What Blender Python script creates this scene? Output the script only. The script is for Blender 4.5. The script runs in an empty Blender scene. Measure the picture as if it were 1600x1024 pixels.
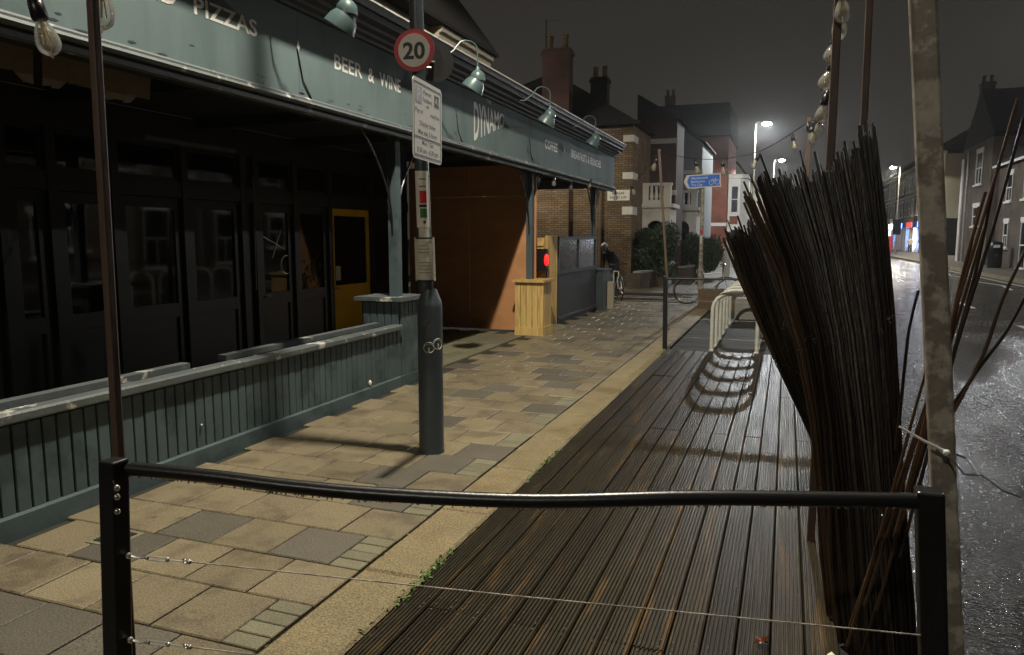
import bpy, bmesh, math, random
from mathutils import Vector, Matrix, Euler
R = math.radians
random.seed(7)
S = bpy.context.scene
COL = S.collection

# ------------------------------------------------------------------ camera
cd = bpy.data.cameras.new('camera'); cam = bpy.data.objects.new('camera', cd); COL.objects.link(cam)
cd.sensor_width = 36.0; cd.lens = 25.9875; cd.clip_start = 0.05; cd.clip_end = 2000
cam.location = (0, 0, 1.72); cam.rotation_euler = (R(90 - 7.009), 0, R(20.28))
S.camera = cam

# ------------------------------------------------------------------ world: overcast city night, sky glow
W = bpy.data.worlds.new('World'); S.world = W; W.use_nodes = True
nt = W.node_tree; nt.nodes.clear()
_o = nt.nodes.new('ShaderNodeOutputWorld'); _b = nt.nodes.new('ShaderNodeBackground')
_g = nt.nodes.new('ShaderNodeTexCoord'); _s = nt.nodes.new('ShaderNodeSeparateXYZ')
_r = nt.nodes.new('ShaderNodeValToRGB')
_r.color_ramp.elements[0].position = 0.0; _r.color_ramp.elements[0].color = (0.036, 0.033, 0.029, 1)
_r.color_ramp.elements[1].position = 0.55; _r.color_ramp.elements[1].color = (0.019, 0.017, 0.0145, 1)
nt.links.new(_g.outputs['Generated'], _s.inputs[0]); nt.links.new(_s.outputs['Z'], _r.inputs[0])
nt.links.new(_r.outputs[0], _b.inputs[0]); _b.inputs[1].default_value = 1.0
nt.links.new(_b.outputs[0], _o.inputs[0])

# ------------------------------------------------------------------ exposure and render settings
S.view_settings.view_transform = 'Standard'; S.view_settings.look = 'None'
S.view_settings.exposure = 0.0; S.view_settings.gamma = 1.0; S.view_settings.use_curve_mapping = False
S.render.engine = 'CYCLES'
S.cycles.use_denoising = True
S.cycles.max_bounces = 6; S.cycles.diffuse_bounces = 3; S.cycles.glossy_bounces = 3
S.cycles.transmission_bounces = 6; S.cycles.volume_bounces = 0; S.cycles.transparent_max_bounces = 8
S.cycles.caustics_reflective = False; S.cycles.caustics_refractive = False
S.cycles.sample_clamp_indirect = 4.0

WARM = (1.0, 0.92, 0.76); COOL = (0.93, 0.98, 1.0)
LAMPS = [  # head position, watts, colour, which way the arm comes from (column x)
    ((-2.05, 5.25, 8.6), 3700, WARM), ((-1.35, 45.2, 8.0), 10500, COOL), ((-0.7, 67.1, 8.0), 6000, COOL),
    ((8.9, 77.5, 8.0), 11000, (1.0, 0.93, 0.80)), ((8.6, 25.0, 8.0), 2200, (0.97, 0.98, 1.0)), ((-1.9, -10.0, 8.6), 1100, WARM), ((-9.4, 21.5, 6.0), 380, WARM)]

# ------------------------------------------------------------------ materials
MATS = {}
def M(name, col, rough=0.6, metal=0.0, var=0.18, vs=5.0, bump=0.0, bs=60.0, rnd=0.0, spec=0.5, coat=0.0,
      rvar=0.0, gum=0.0, stretch=None, col2=None, c2s=1.5, c2lo=0.5, c2hi=0.62, speck=0.0, sps=160.0):
    if name in MATS: return MATS[name]
    m = bpy.data.materials.new(name); m.use_nodes = True; t = m.node_tree; N = t.nodes; L = t.links
    b = N['Principled BSDF']
    b.inputs['Roughness'].default_value = rough; b.inputs['Metallic'].default_value = metal
    b.inputs['Specular IOR Level'].default_value = spec; b.inputs['Coat Weight'].default_value = coat
    b.inputs['Coat Roughness'].default_value = 0.12
    geo = N.new('ShaderNodeNewGeometry'); pos = geo.outputs['Position']
    if stretch:
        mp = N.new('ShaderNodeMapping'); mp.inputs['Scale'].default_value = stretch
        L.new(pos, mp.inputs[0]); pos = mp.outputs[0]
    def noise(s, d=4):
        n = N.new('ShaderNodeTexNoise'); n.inputs['Scale'].default_value = s; n.inputs['Detail'].default_value = d
        n.inputs['Roughness'].default_value = 0.62
        L.new(pos, n.inputs['Vector']); return n.outputs['Fac']
    def math_(op, a, b_=None, c=None):
        n = N.new('ShaderNodeMath'); n.operation = op
        for i, x in enumerate((a, b_, c)):
            if x is None: continue
            if isinstance(x, (int, float)): n.inputs[i].default_value = x
            else: L.new(x, n.inputs[i])
        return n.outputs[0]
    n1 = noise(vs)
    val = math_('MULTIPLY_ADD', n1, 4 * var, 1 - 2 * var)
    if rnd:
        oi = N.new('ShaderNodeObjectInfo')
        val = math_('MULTIPLY', val, math_('MULTIPLY_ADD', oi.outputs['Random'], 2 * rnd, 1 - rnd))
    if speck:
        vo = N.new('ShaderNodeTexNoise'); vo.inputs['Scale'].default_value = sps; vo.inputs['Detail'].default_value = 1
        L.new(pos, vo.inputs['Vector'])
        val = math_('MULTIPLY', val, math_('MULTIPLY_ADD', vo.outputs['Fac'], 4 * speck, 1 - 2 * speck))
    if gum:
        for gs, th in ((2.6, .045), (4.3, .06)):
            vg = N.new('ShaderNodeTexVoronoi'); vg.inputs['Scale'].default_value = gs; L.new(pos, vg.inputs['Vector'])
            val = math_('MULTIPLY', val, math_('ADD', math_('MULTIPLY', math_('GREATER_THAN', vg.outputs['Distance'], th), gum), 1 - gum))
    val = math_('MAXIMUM', val, 0.03)
    base = N.new('ShaderNodeMix'); base.data_type = 'RGBA'
    base.inputs[6].default_value = (*col, 1); base.inputs[7].default_value = (*(col2 or col), 1)
    if col2:
        rr = N.new('ShaderNodeMapRange'); rr.inputs[1].default_value = c2lo; rr.inputs[2].default_value = c2hi
        L.new(noise(c2s, 6), rr.inputs[0]); L.new(rr.outputs[0], base.inputs[0])
    else: base.inputs[0].default_value = 0
    hs = N.new('ShaderNodeVectorMath'); hs.operation = 'SCALE'
    L.new(base.outputs[2], hs.inputs[0]); L.new(val, hs.inputs['Scale'])
    L.new(hs.outputs[0], b.inputs['Base Color'])
    if rvar:
        L.new(math_('MULTIPLY_ADD', noise(vs * 0.7), 2 * rvar, rough - rvar), b.inputs['Roughness'])
    if bump:
        bp = N.new('ShaderNodeBump'); bp.inputs['Strength'].default_value = min(1, bump); bp.inputs['Distance'].default_value = 0.006 * max(1, bump)
        L.new(noise(bs, 3), bp.inputs['Height']); L.new(bp.outputs[0], b.inputs['Normal'])
    MATS[name] = m; return m

def emit(name, col, s, base=(0.5, 0.5, 0.5)):
    if name in MATS: return MATS[name]
    m = bpy.data.materials.new(name); m.use_nodes = True; b = m.node_tree.nodes['Principled BSDF']
    b.inputs['Base Color'].default_value = (*base, 1)
    b.inputs['Emission Color'].default_value = (*col, 1); b.inputs['Emission Strength'].default_value = s
    MATS[name] = m; return m

def brick(name, c1, c2, mortar, scale=1.0, rot=False, rough=0.85):
    m = bpy.data.materials.new(name); m.use_nodes = True; t = m.node_tree; N = t.nodes; L = t.links
    b = N['Principled BSDF']; b.inputs['Roughness'].default_value = rough
    geo = N.new('ShaderNodeNewGeometry'); sp = N.new('ShaderNodeSeparateXYZ'); cb = N.new('ShaderNodeCombineXYZ')
    L.new(geo.outputs['Position'], sp.inputs[0])
    add = N.new('ShaderNodeMath'); add.operation = 'ADD'
    L.new(sp.outputs['X'], add.inputs[0]); L.new(sp.outputs['Y'], add.inputs[1])
    L.new(add.outputs[0], cb.inputs['X']); L.new(sp.outputs['Z'], cb.inputs['Y'])
    br = N.new('ShaderNodeTexBrick'); br.inputs['Scale'].default_value = 1.0
    br.inputs['Brick Width'].default_value = 0.225 * scale; br.inputs['Row Height'].default_value = 0.075 * scale
    br.inputs['Mortar Size'].default_value = 0.011 * scale; br.inputs['Mortar Smooth'].default_value = 0.2
    br.inputs['Bias'].default_value = 0.0
    br.inputs['Color1'].default_value = (*c1, 1); br.inputs['Color2'].default_value = (*c2, 1); br.inputs['Mortar'].default_value = (*mortar, 1)
    L.new(cb.outputs[0], br.inputs['Vector'])
    n = N.new('ShaderNodeTexNoise'); n.inputs['Scale'].default_value = 1.2; n.inputs['Detail'].default_value = 6
    L.new(geo.outputs['Position'], n.inputs['Vector'])
    mr = N.new('ShaderNodeMapRange'); mr.inputs[1].default_value = 0.3; mr.inputs[2].default_value = 0.7; mr.inputs[3].default_value = 0.65; mr.inputs[4].default_value = 1.25
    L.new(n.outputs['Fac'], mr.inputs[0])
    sc = N.new('ShaderNodeVectorMath'); sc.operation = 'SCALE'
    L.new(br.outputs['Color'], sc.inputs[0]); L.new(mr.outputs[0], sc.inputs['Scale']); L.new(sc.outputs[0], b.inputs['Base Color'])
    bp = N.new('ShaderNodeBump'); bp.inputs['Strength'].default_value = 0.8; bp.inputs['Distance'].default_value = 0.01; bp.invert = True
    L.new(br.outputs['Fac'], bp.inputs['Height']); L.new(bp.outputs[0], b.inputs['Normal'])
    return m

def glass(name, tint=(1, 1, 1), rough=0.03, a=0.25):
    m = bpy.data.materials.new(name); m.use_nodes = True; t = m.node_tree; N = t.nodes; L = t.links
    out = N['Material Output']; N.remove(N['Principled BSDF'])
    tr = N.new('ShaderNodeBsdfTransparent'); tr.inputs[0].default_value = (*tint, 1)
    gl = N.new('ShaderNodeBsdfGlossy'); gl.inputs['Roughness'].default_value = rough
    fr = N.new('ShaderNodeFresnel'); fr.inputs[0].default_value = 1.5
    ad = N.new('ShaderNodeMath'); ad.operation = 'ADD'; ad.inputs[1].default_value = a; ad.use_clamp = True
    L.new(fr.outputs[0], ad.inputs[0])
    mx = N.new('ShaderNodeMixShader'); L.new(ad.outputs[0], mx.inputs[0]); L.new(tr.outputs[0], mx.inputs[1]); L.new(gl.outputs[0], mx.inputs[2])
    L.new(mx.outputs[0], out.inputs[0]); return m

def asphalt():
    m = bpy.data.materials.new('wet_asphalt'); m.use_nodes = True; t = m.node_tree; N = t.nodes; L = t.links
    b = N['Principled BSDF']; b.inputs['Specular IOR Level'].default_value = 0.9
    geo = N.new('ShaderNodeNewGeometry'); P_ = geo.outputs['Position']
    def nz(s, d=3):
        n = N.new('ShaderNodeTexNoise'); n.inputs['Scale'].default_value = s; n.inputs['Detail'].default_value = d
        L.new(P_, n.inputs['Vector']); return n.outputs['Fac']
    def mr(x, a, b_, c, d):
        n = N.new('ShaderNodeMapRange')
        for i, v in enumerate((a, b_, c, d)): n.inputs[i + 1].default_value = v
        L.new(x, n.inputs[0]); return n.outputs[0]
    big = nz(0.55, 5)
    v = N.new('ShaderNodeTexVoronoi'); v.inputs['Scale'].default_value = 62; L.new(P_, v.inputs['Vector'])
    rp = N.new('ShaderNodeMix'); rp.data_type = 'RGBA'
    rp.inputs[6].default_value = (0.004, 0.004, 0.0045, 1); rp.inputs[7].default_value = (0.016, 0.0155, 0.015, 1)
    L.new(mr(nz(60, 4), 0.3, 0.7, 0, 1), rp.inputs[0]); L.new(rp.outputs[2], b.inputs['Base Color'])
    sc_ = N.new('ShaderNodeSeparateColor'); L.new(v.outputs['Color'], sc_.inputs[0])
    ad_ = N.new('ShaderNodeMath'); ad_.operation = 'ADD'
    L.new(mr(big, 0.35, 0.65, 0.0, 0.06), ad_.inputs[0]); L.new(mr(sc_.outputs[0], 0.0, 1.0, 0.05, 0.26), ad_.inputs[1])
    L.new(ad_.outputs[0], b.inputs['Roughness'])
    bp = N.new('ShaderNodeBump'); bp.inputs['Distance'].default_value = 0.0065
    L.new(mr(big, 0.35, 0.65, 0.7, 1.0), bp.inputs['Strength'])
    L.new(v.outputs['Distance'], bp.inputs['Height']); L.new(bp.outputs[0], b.inputs['Normal'])
    return m

# ------------------------------------------------------------------ mesh helpers
WL = {}                     # world position of every object origin (translation only trees)
def reg(o, p, parent=None):
    COL.objects.link(o); WL[o.name] = Vector(p)
    if parent is not None:
        o.parent = parent; o.location = Vector(p) - WL[parent.name]
    else: o.location = p
    return o
def tag(o, label=None, cat=None, group=None, kind=None):
    if label: o['label'] = label
    if cat: o['category'] = cat
    if group: o['group'] = group
    if kind: o['kind'] = kind
    return o
def thing(name, label, cat, loc, group=None):
    o = bpy.data.objects.new(name, None); o.empty_display_size = 0.1
    reg(o, loc); return tag(o, label, cat, group)
class MB:
    def __init__(s): s.v = []; s.f = []
    def add(s, vs, fs):
        k = len(s.v); s.v += [Vector(v) for v in vs]; s.f += [tuple(i + k for i in f) for f in fs]; return s
    def box(s, x0, x1, y0, y1, z0, z1, rot=None, piv=None):
        vs = [Vector((x, y, z)) for z in (z0, z1) for y in (y0, y1) for x in (x0, x1)]
        if rot is not None:
            p = Vector(piv) if piv else Vector(((x0 + x1) / 2, (y0 + y1) / 2, (z0 + z1) / 2))
            m = Euler(rot).to_matrix(); vs = [p + m @ (v - p) for v in vs]
        return s.add(vs, [(0, 2, 3, 1), (4, 5, 7, 6), (0, 1, 5, 4), (2, 6, 7, 3), (0, 4, 6, 2), (1, 3, 7, 5)])
    def bbox(s, x0, x1, y0, y1, z0, z1, b=0.01):    # box with its top edges chamfered
        vs = [(x, y, z0) for x, y in ((x0, y0), (x1, y0), (x1, y1), (x0, y1))]
        vs += [(x, y, z1 - b) for x, y in ((x0, y0), (x1, y0), (x1, y1), (x0, y1))]
        vs += [(x, y, z1) for x, y in ((x0 + b, y0 + b), (x1 - b, y0 + b), (x1 - b, y1 - b), (x0 + b, y1 - b))]
        fs = [(0, 3, 2, 1)] + [(i, (i + 1) % 4, 4 + (i + 1) % 4, 4 + i) for i in range(4)]
        fs += [(4 + i, 4 + (i + 1) % 4, 8 + (i + 1) % 4, 8 + i) for i in range(4)] + [(8, 9, 10, 11)]
        return s.add(vs, fs)
    def tube(s, pts, r, n=8, caps=True):
        pts = [Vector(p) for p in pts]; k = len(pts); vs = []; fs = []
        rs = r if isinstance(r, (list, tuple)) else [r] * k
        up = None
        for i, p in enumerate(pts):
            d = (pts[min(i + 1, k - 1)] - pts[max(i - 1, 0)]).normalized()
            if up is None: up = Vector((0, 0, 1)) if abs(d.z) < 0.9 else Vector((1, 0, 0))
            a = d.cross(up).normalized(); bb = a.cross(d).normalized(); up = bb
            for j in range(n):
                q = 2 * math.pi * j / n; vs.append(p + (a * math.cos(q) + bb * math.sin(q)) * rs[i])
        for i in range(k - 1):
            for j in range(n):
                fs.append((i * n + j, i * n + (j + 1) % n, (i + 1) * n + (j + 1) % n, (i + 1) * n + j))
        if caps: fs.append(tuple(range(n - 1, -1, -1))); fs.append(tuple((k - 1) * n + j for j in range(n)))
        return s.add(vs, fs)
    def lathe(s, prof, c=(0, 0, 0), n=16, mat=None):
        vs = []; fs = []; c = Vector(c)
        for r, z in prof:
            for j in range(n):
                q = 2 * math.pi * j / n; v = Vector((r * math.cos(q), r * math.sin(q), z))
                vs.append(c + (mat @ v if mat else v))
        k = len(prof)
        for i in range(k - 1):
            for j in range(n): fs.append((i * n + j, i * n + (j + 1) % n, (i + 1) * n + (j + 1) % n, (i + 1) * n + j))
        fs.append(tuple(range(n - 1, -1, -1))); fs.append(tuple((k - 1) * n + j for j in range(n)))
        return s.add(vs, fs)
    def sphere(s, c, r, n=8, m=6):
        return s.lathe([(max(1e-4, math.sin(math.pi * i / m)) * (r if not isinstance(r, tuple) else r[0]), -math.cos(math.pi * i / m) * (r if not isinstance(r, tuple) else r[1])) for i in range(m + 1)], c, n)
    def prism(s, poly, ax, a0, a1):      # polygon in the plane across axis ax ('x': (y,z), 'y': (x,z), 'z': (x,y))
        def p3(u, v, a): return {'x': (a, u, v), 'y': (u, a, v), 'z': (u, v, a)}[ax]
        n = len(poly); vs = [p3(u, v, a0) for u, v in poly] + [p3(u, v, a1) for u, v in poly]
        fs = [tuple(range(n)), tuple(range(2 * n - 1, n - 1, -1))] + [(i, i + n, (i + 1) % n + n, (i + 1) % n) for i in range(n)]
        return s.add(vs, fs)
    def ring(s, c, r, rt, axis, n=28, m=6):
        c = Vector(c); ax = Vector(axis).normalized(); a = ax.orthogonal().normalized(); b = ax.cross(a)
        pts = [c + (a * math.cos(2 * math.pi * i / n) + b * math.sin(2 * math.pi * i / n)) * r for i in range(n)]
        vs = []; fs = []
        for i in range(n):
            o = (pts[i] - c).normalized()
            for j in range(m):
                q = 2 * math.pi * j / m; vs.append(pts[i] + (o * math.cos(q) + ax * math.sin(q)) * rt)
        for i in range(n):
            for j in range(m): fs.append((i * m + j, i * m + (j + 1) % m, ((i + 1) % n) * m + (j + 1) % m, ((i + 1) % n) * m + j))
        return s.add(vs, fs)
    def xf(s, mtx):
        s.v = [mtx @ v for v in s.v]; return s
    def mesh(s, name, mat, smooth=False, c=None):
        c = Vector(c) if c is not None else sum(s.v, Vector()) / max(1, len(s.v))
        me = bpy.data.meshes.new(name); me.from_pydata([v - c for v in s.v], [], s.f); me.validate()
        bm = bmesh.new(); bm.from_mesh(me); bmesh.ops.recalc_face_normals(bm, faces=bm.faces); bm.to_mesh(me); bm.free()
        if mat: me.materials.append(mat)
        if smooth: me.shade_auto_smooth = None if False else None
        return me, c
    def build(s, name, mat, parent=None, smooth=False, label=None, kind=None):
        c = sum(s.v, Vector()) / max(1, len(s.v))
        me = bpy.data.meshes.new(name); me.from_pydata([v - c for v in s.v], [], s.f)
        bm = bmesh.new(); bm.from_mesh(me); bmesh.ops.recalc_face_normals(bm, faces=bm.faces)
        if smooth:
            for f in bm.faces: f.smooth = True
            for e in bm.edges:
                if len(e.link_faces) == 2 and e.calc_face_angle(0) > 0.7: e.smooth = False
        bm.to_mesh(me); bm.free()
        if mat: me.materials.append(mat)
        o = bpy.data.objects.new(name, me); reg(o, c, parent)
        return tag(o, label=label, kind=kind)
def B(name, mat, x0, x1, y0, y1, z0, z1, parent=None, **k):
    return MB().box(x0, x1, y0, y1, z0, z1).build(name, mat, parent, **k)
def inst(name, me, p, parent, rot=(0, 0, 0), sc=(1, 1, 1), label=None):
    o = bpy.data.objects.new(name, me); reg(o, p, parent); o.rotation_euler = rot; o.scale = sc
    return tag(o, label=label)
def unit_mesh(mb, name, mat, smooth=False):
    me = bpy.data.meshes.new(name); me.from_pydata(mb.v, [], mb.f)
    bm = bmesh.new(); bm.from_mesh(me); bmesh.ops.recalc_face_normals(bm, faces=bm.faces)
    if smooth:
        for f in bm.faces: f.smooth = True
    bm.to_mesh(me); bm.free(); me.materials.append(mat); return me
def text(s, h, mat, name, parent, p, rot, xs=1.0, align='LEFT', fat=0.0, ext=0.002, width=None, warp=None, spc=1.0):
    """lettering: h is cap height, p the anchor on the baseline, rot the world rotation of the text plane"""
    cu = bpy.data.curves.new(name, 'FONT'); cu.body = s; cu.size = 1.0; cu.offset = fat; cu.extrude = 0.0; cu.space_character = spc
    cu.resolution_u = 3
    t = bpy.data.objects.new(name, cu); COL.objects.link(t)
    bpy.context.view_layer.update()
    me = bpy.data.meshes.new_from_object(t); bpy.data.objects.remove(t)
    xsn = [v.co.x for v in me.vertices]; ysn = [v.co.y for v in me.vertices]
    x0, x1, y0, y1 = min(xsn), max(xsn), min(0, min(ysn)) if False else 0.0, max(ysn)
    k = h / y1; kx = (width / (x1 - x0)) if width else k * xs
    off = {'LEFT': x0, 'CENTER': (x0 + x1) / 2, 'RIGHT': x1}[align]
    for v in me.vertices:
        x, y = (v.co.x - off) * kx, v.co.y * k
        if warp: x, y = warp(x, y)
        v.co = (x, y, 0)
    bm = bmesh.new(); bm.from_mesh(me)
    if ext:
        g = bmesh.ops.extrude_face_region(bm, geom=bm.faces[:])
        bmesh.ops.translate(bm, verts=[e for e in g['geom'] if isinstance(e, bmesh.types.BMVert)], vec=(0, 0, ext))
        bmesh.ops.recalc_face_normals(bm, faces=bm.faces)
    bm.to_mesh(me); bm.free(); me.materials.clear(); me.materials.append(mat)
    o = bpy.data.objects.new(name, me); reg(o, p, parent); o.rotation_euler = rot
    return o
FX = (R(90), 0, R(90))      # text on a wall that faces +x, reading along +y
FY = (R(90), 0, 0)          # text on a wall that faces -y, reading along +x

# ------------------------------------------------------------------ palette
m_asph = asphalt()
m_slab = M('buff_slab', (0.205, 0.168, 0.102), 0.5, gum=.3, var=0.17, vs=1.3, bump=0.5, bs=110, rnd=0.16, speck=0.5, sps=120, rvar=0.12, col2=(0.135, 0.108, 0.068), c2s=3.2)
m_slabg = M('grey_slab', (0.118, 0.104, 0.078), 0.52, gum=.25, var=0.10, vs=4, bump=0.5, bs=110, rnd=0.18, speck=0.5, sps=120, rvar=0.12)
m_sett = M('pale_sett', (0.18, 0.165, 0.105), 0.6, var=0.12, vs=9, bump=0.4, bs=90, rnd=0.16, speck=0.4, sps=120)
m_kerb = M('kerb_granite', (0.235, 0.185, 0.095), 0.6, var=0.16, vs=4, bump=0.9, bs=120, rnd=0.06, speck=0.6, sps=100, col2=(0.155, 0.10, 0.045), c2s=1.4, c2lo=.52, c2hi=.7)
m_joint = M('joint_sand', (0.03, 0.026, 0.018), 0.9, bump=0.5)
m_deck = M('wet_decking', (0.032, 0.025, 0.0135), 0.43, var=0.22, vs=2.2, bump=0.5, bs=9, rnd=0.28, stretch=(9, 0.8, 9), rvar=0.12, col2=(0.092, 0.056, 0.022), c2s=1.7, c2lo=0.54, c2hi=0.66, spec=0.32, speck=.35, sps=14)
m_dark = M('dark_gap', (0.012, 0.011, 0.010), 0.9)
m_teal = M('teal_paint', (0.080, 0.112, 0.120), 0.65, spec=.3, var=0.14, vs=2.5, bump=0.25, bs=30, rnd=0.05, rvar=0.08, col2=(0.050, 0.072, 0.078), c2s=2.6)
m_fasc = M('fascia_paint', (0.170, 0.228, 0.232), 0.75, spec=.2, var=0.15, vs=3.2, stretch=(1, 1, .3), bump=0.15, bs=18, col2=(0.115, 0.16, 0.165), c2s=1.6, c2lo=.45, c2hi=.6)
m_trim = M('worn_trim', (0.10, 0.115, 0.115), 0.5, var=0.2, vs=6, bump=0.4, bs=40, col2=(0.55, 0.53, 0.46), c2s=4.5, c2lo=.60, c2hi=.66)
m_pale = M('pale_edge', (0.55, 0.53, 0.47), 0.55, var=0.2, vs=5, col2=(0.2, 0.2, 0.19), c2s=3, c2lo=.55, c2hi=.65)
m_blk = M('black_steel', (0.012, 0.012, 0.013), 0.32, var=0.2, vs=9, bump=0.12, bs=60)
m_fac = M('black_joinery', (0.014, 0.014, 0.013), 0.45, var=0.2, vs=3, bump=0.1)
m_yel = M('yellow_door_paint', (0.85, 0.56, 0.02), 0.45, var=0.1, vs=3)
m_glass = glass('window_glass', (0.5, 0.5, 0.5), 0.035, 0.0)
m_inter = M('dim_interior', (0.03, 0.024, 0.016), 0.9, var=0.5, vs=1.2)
m_white = M('white_lettering', (0.78, 0.77, 0.72), 0.6, var=0.05)
m_col = M('column_blue_paint', (0.055, 0.070, 0.082), 0.42, var=0.16, vs=4, bump=0.2, bs=30, rvar=0.08)
m_galv = M('galvanised_steel', (0.46, 0.42, 0.355), 0.5, metal=0.1, var=0.30, vs=22, bump=0.15, bs=40, rvar=0.1, col2=(0.25, 0.22, 0.18), c2s=16, c2lo=.46, c2hi=.54)
m_pole = M('brown_batten', (0.11, 0.068, 0.048), 0.6, var=0.3, vs=6, bump=0.3, bs=20, stretch=(6, 6, 1))
m_ply = M('plywood', (0.58, 0.28, 0.12), 0.6, var=0.16, vs=1.6, stretch=(1, 1, 2.5), rnd=0.08, bump=0.1)
m_pine = M('fresh_pine', (0.66, 0.46, 0.17), 0.6, var=0.16, vs=2.2, stretch=(8, 8, 0.8), rnd=0.12, bump=0.2, bs=6, col2=(0.48, 0.30, 0.09), c2s=2)
m_brickA = brick('stock_brick', (0.27, 0.18, 0.09), (0.17, 0.11, 0.06), (0.07, 0.055, 0.04))
m_brickR = brick('red_brick', (0.34, 0.085, 0.042), (0.26, 0.065, 0.035), (0.17, 0.11, 0.075))
m_brickM = brick('maroon_brick', (0.115, 0.045, 0.035), (0.09, 0.04, 0.03), (0.07, 0.05, 0.04))
m_brickB = brick('brown_brick', (0.13, 0.09, 0.06), (0.10, 0.07, 0.05), (0.1, 0.09, 0.07))
m_stucco = M('white_stucco', (0.74, 0.71, 0.63), 0.7, var=0.14, vs=2.5, bump=0.15)
m_render = M('grey_render', (0.30, 0.31, 0.32), 0.8, var=0.08, vs=1.2)
m_cream = M('cream_render', (0.40, 0.36, 0.27), 0.8, var=0.08, vs=1.2)
m_slate = M('roof_slate', (0.022, 0.020, 0.020), 0.95, var=0.3, vs=6, bump=0.5, bs=25)
m_cornice = M('cream_cornice', (0.55, 0.50, 0.38), 0.6, var=0.15, vs=4)
m_reed = M('wet_willow', (0.0105, 0.0062, 0.0038), 0.42, var=0.3, vs=8, rnd=0.45, bump=0.5, bs=40, stretch=(1, 1, 0.4), spec=0.3)
m_reed2 = M('pale_willow', (0.026, 0.0145, 0.008), 0.42, var=0.3, vs=8, rnd=0.3, bump=0.5, bs=40, stretch=(1, 1, 0.4))
m_reed3 = M('lit_edge_loose_willow', (0.075, 0.040, 0.020), 0.5, var=0.3, vs=8, rnd=0.3, bump=0.5, bs=40, stretch=(1, 1, 0.4))  # lighter tone: painted-in light on the screen edges, also used for loose rods
m_steel = M('bright_steel', (0.62, 0.60, 0.56), 0.28, metal=0.9, var=0.15)
m_rack = M('rack_steel', (0.62, 0.62, 0.56), 0.45, metal=0.1, var=0.15, vs=10)
m_rubber = M('black_rubber', (0.012, 0.012, 0.012), 0.6)
m_lampsh = M('lamp_green_enamel', (0.075, 0.118, 0.118), 0.35, var=0.1)
m_leaf = M('dark_leaf', (0.036, 0.058, 0.022), 0.5, var=0.4, vs=6)
m_weed = M('weed_leaf', (0.10, 0.20, 0.03), 0.5, var=0.4, vs=40)
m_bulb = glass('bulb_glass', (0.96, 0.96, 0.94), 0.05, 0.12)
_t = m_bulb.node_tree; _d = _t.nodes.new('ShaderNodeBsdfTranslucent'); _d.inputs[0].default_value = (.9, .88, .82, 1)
_d2 = _t.nodes.new('ShaderNodeBsdfDiffuse'); _d2.inputs[0].default_value = (.9, .88, .82, 1)  # milky white mixed in for lamplight that clear glass would catch
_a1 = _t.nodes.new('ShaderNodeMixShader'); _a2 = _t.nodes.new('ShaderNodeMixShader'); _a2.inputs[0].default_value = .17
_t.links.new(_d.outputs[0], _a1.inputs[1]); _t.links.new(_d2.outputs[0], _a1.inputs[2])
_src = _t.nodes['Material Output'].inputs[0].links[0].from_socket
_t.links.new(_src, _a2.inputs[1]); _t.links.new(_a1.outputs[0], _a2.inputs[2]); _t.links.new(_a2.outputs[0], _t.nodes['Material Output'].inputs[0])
m_fil = M('filament', (0.75, 0.55, 0.2), 0.3, metal=0.5)
m_red = M('sign_red', (0.6, 0.02, 0.03), 0.45, var=0.04)
m_swhite = M('sign_white', (0.86, 0.82, 0.73), 0.5, var=0.06, vs=9)
m_black = M('print_black', (0.01, 0.01, 0.01), 0.5, var=0)
m_paper = M('wet_paper', (0.72, 0.69, 0.58), 0.5, var=0.12, vs=25, bump=0.3, bs=40)
m_backpl = M('sign_back', (0.10, 0.10, 0.10), 0.45, metal=0.3)
m_wline = M('road_paint', (0.62, 0.60, 0.54), 0.4, var=0.2, vs=6, bump=0.3, bs=80)
m_paveF = M('far_paving', (0.12, 0.10, 0.07), 0.7, var=0.2, vs=1.5, bump=0.3, bs=30)
m_ground = M('ground_tarmac', (0.03, 0.028, 0.026), 0.8)
m_conc = M('planter_concrete', (0.30, 0.30, 0.27), 0.75, var=0.15, vs=8, bump=0.3)
m_wood = M('weathered_wood', (0.15, 0.10, 0.055), 0.6, var=0.2, vs=5, stretch=(5, 5, 1), rnd=.1)

m_backpl_ = M('screw_steel', (0.16, 0.15, 0.14), 0.45, metal=0.4)
# ================================================================== THE SETTING
tag(B('ground', m_ground, -250, 250, -60, 500, -0.40, -0.20), kind='structure')
tag(B('road', m_asph, -1.70, 8.72, -20, 400, -0.30, -0.12), kind='structure')
tag(B('side_road', m_asph, -60, -1.71, 19.95, 22.9, -0.30, -0.03), kind='structure')
pav = tag(B('pavement', m_joint, -4.9, -1.668, -3, 19.9, -0.19, -0.022), kind='structure')
tag(B('entrance_floor', m_joint, -8, -4.905, 7.0, 19.9, -0.19, -0.022), kind='structure')
tag(B('far_pavement', m_paveF, -60, -1.75, 22.95, 200, -0.19, 0.0), kind='structure')
tag(B('opposite_pavement', m_paveF, 8.87, 60, -20, 400, -0.19, 0.02), kind='structure')
okb = tag(B('opposite_kerb', m_kerb, 8.725, 8.865, -20, 400, -0.19, 0.03), kind='structure')
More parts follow.
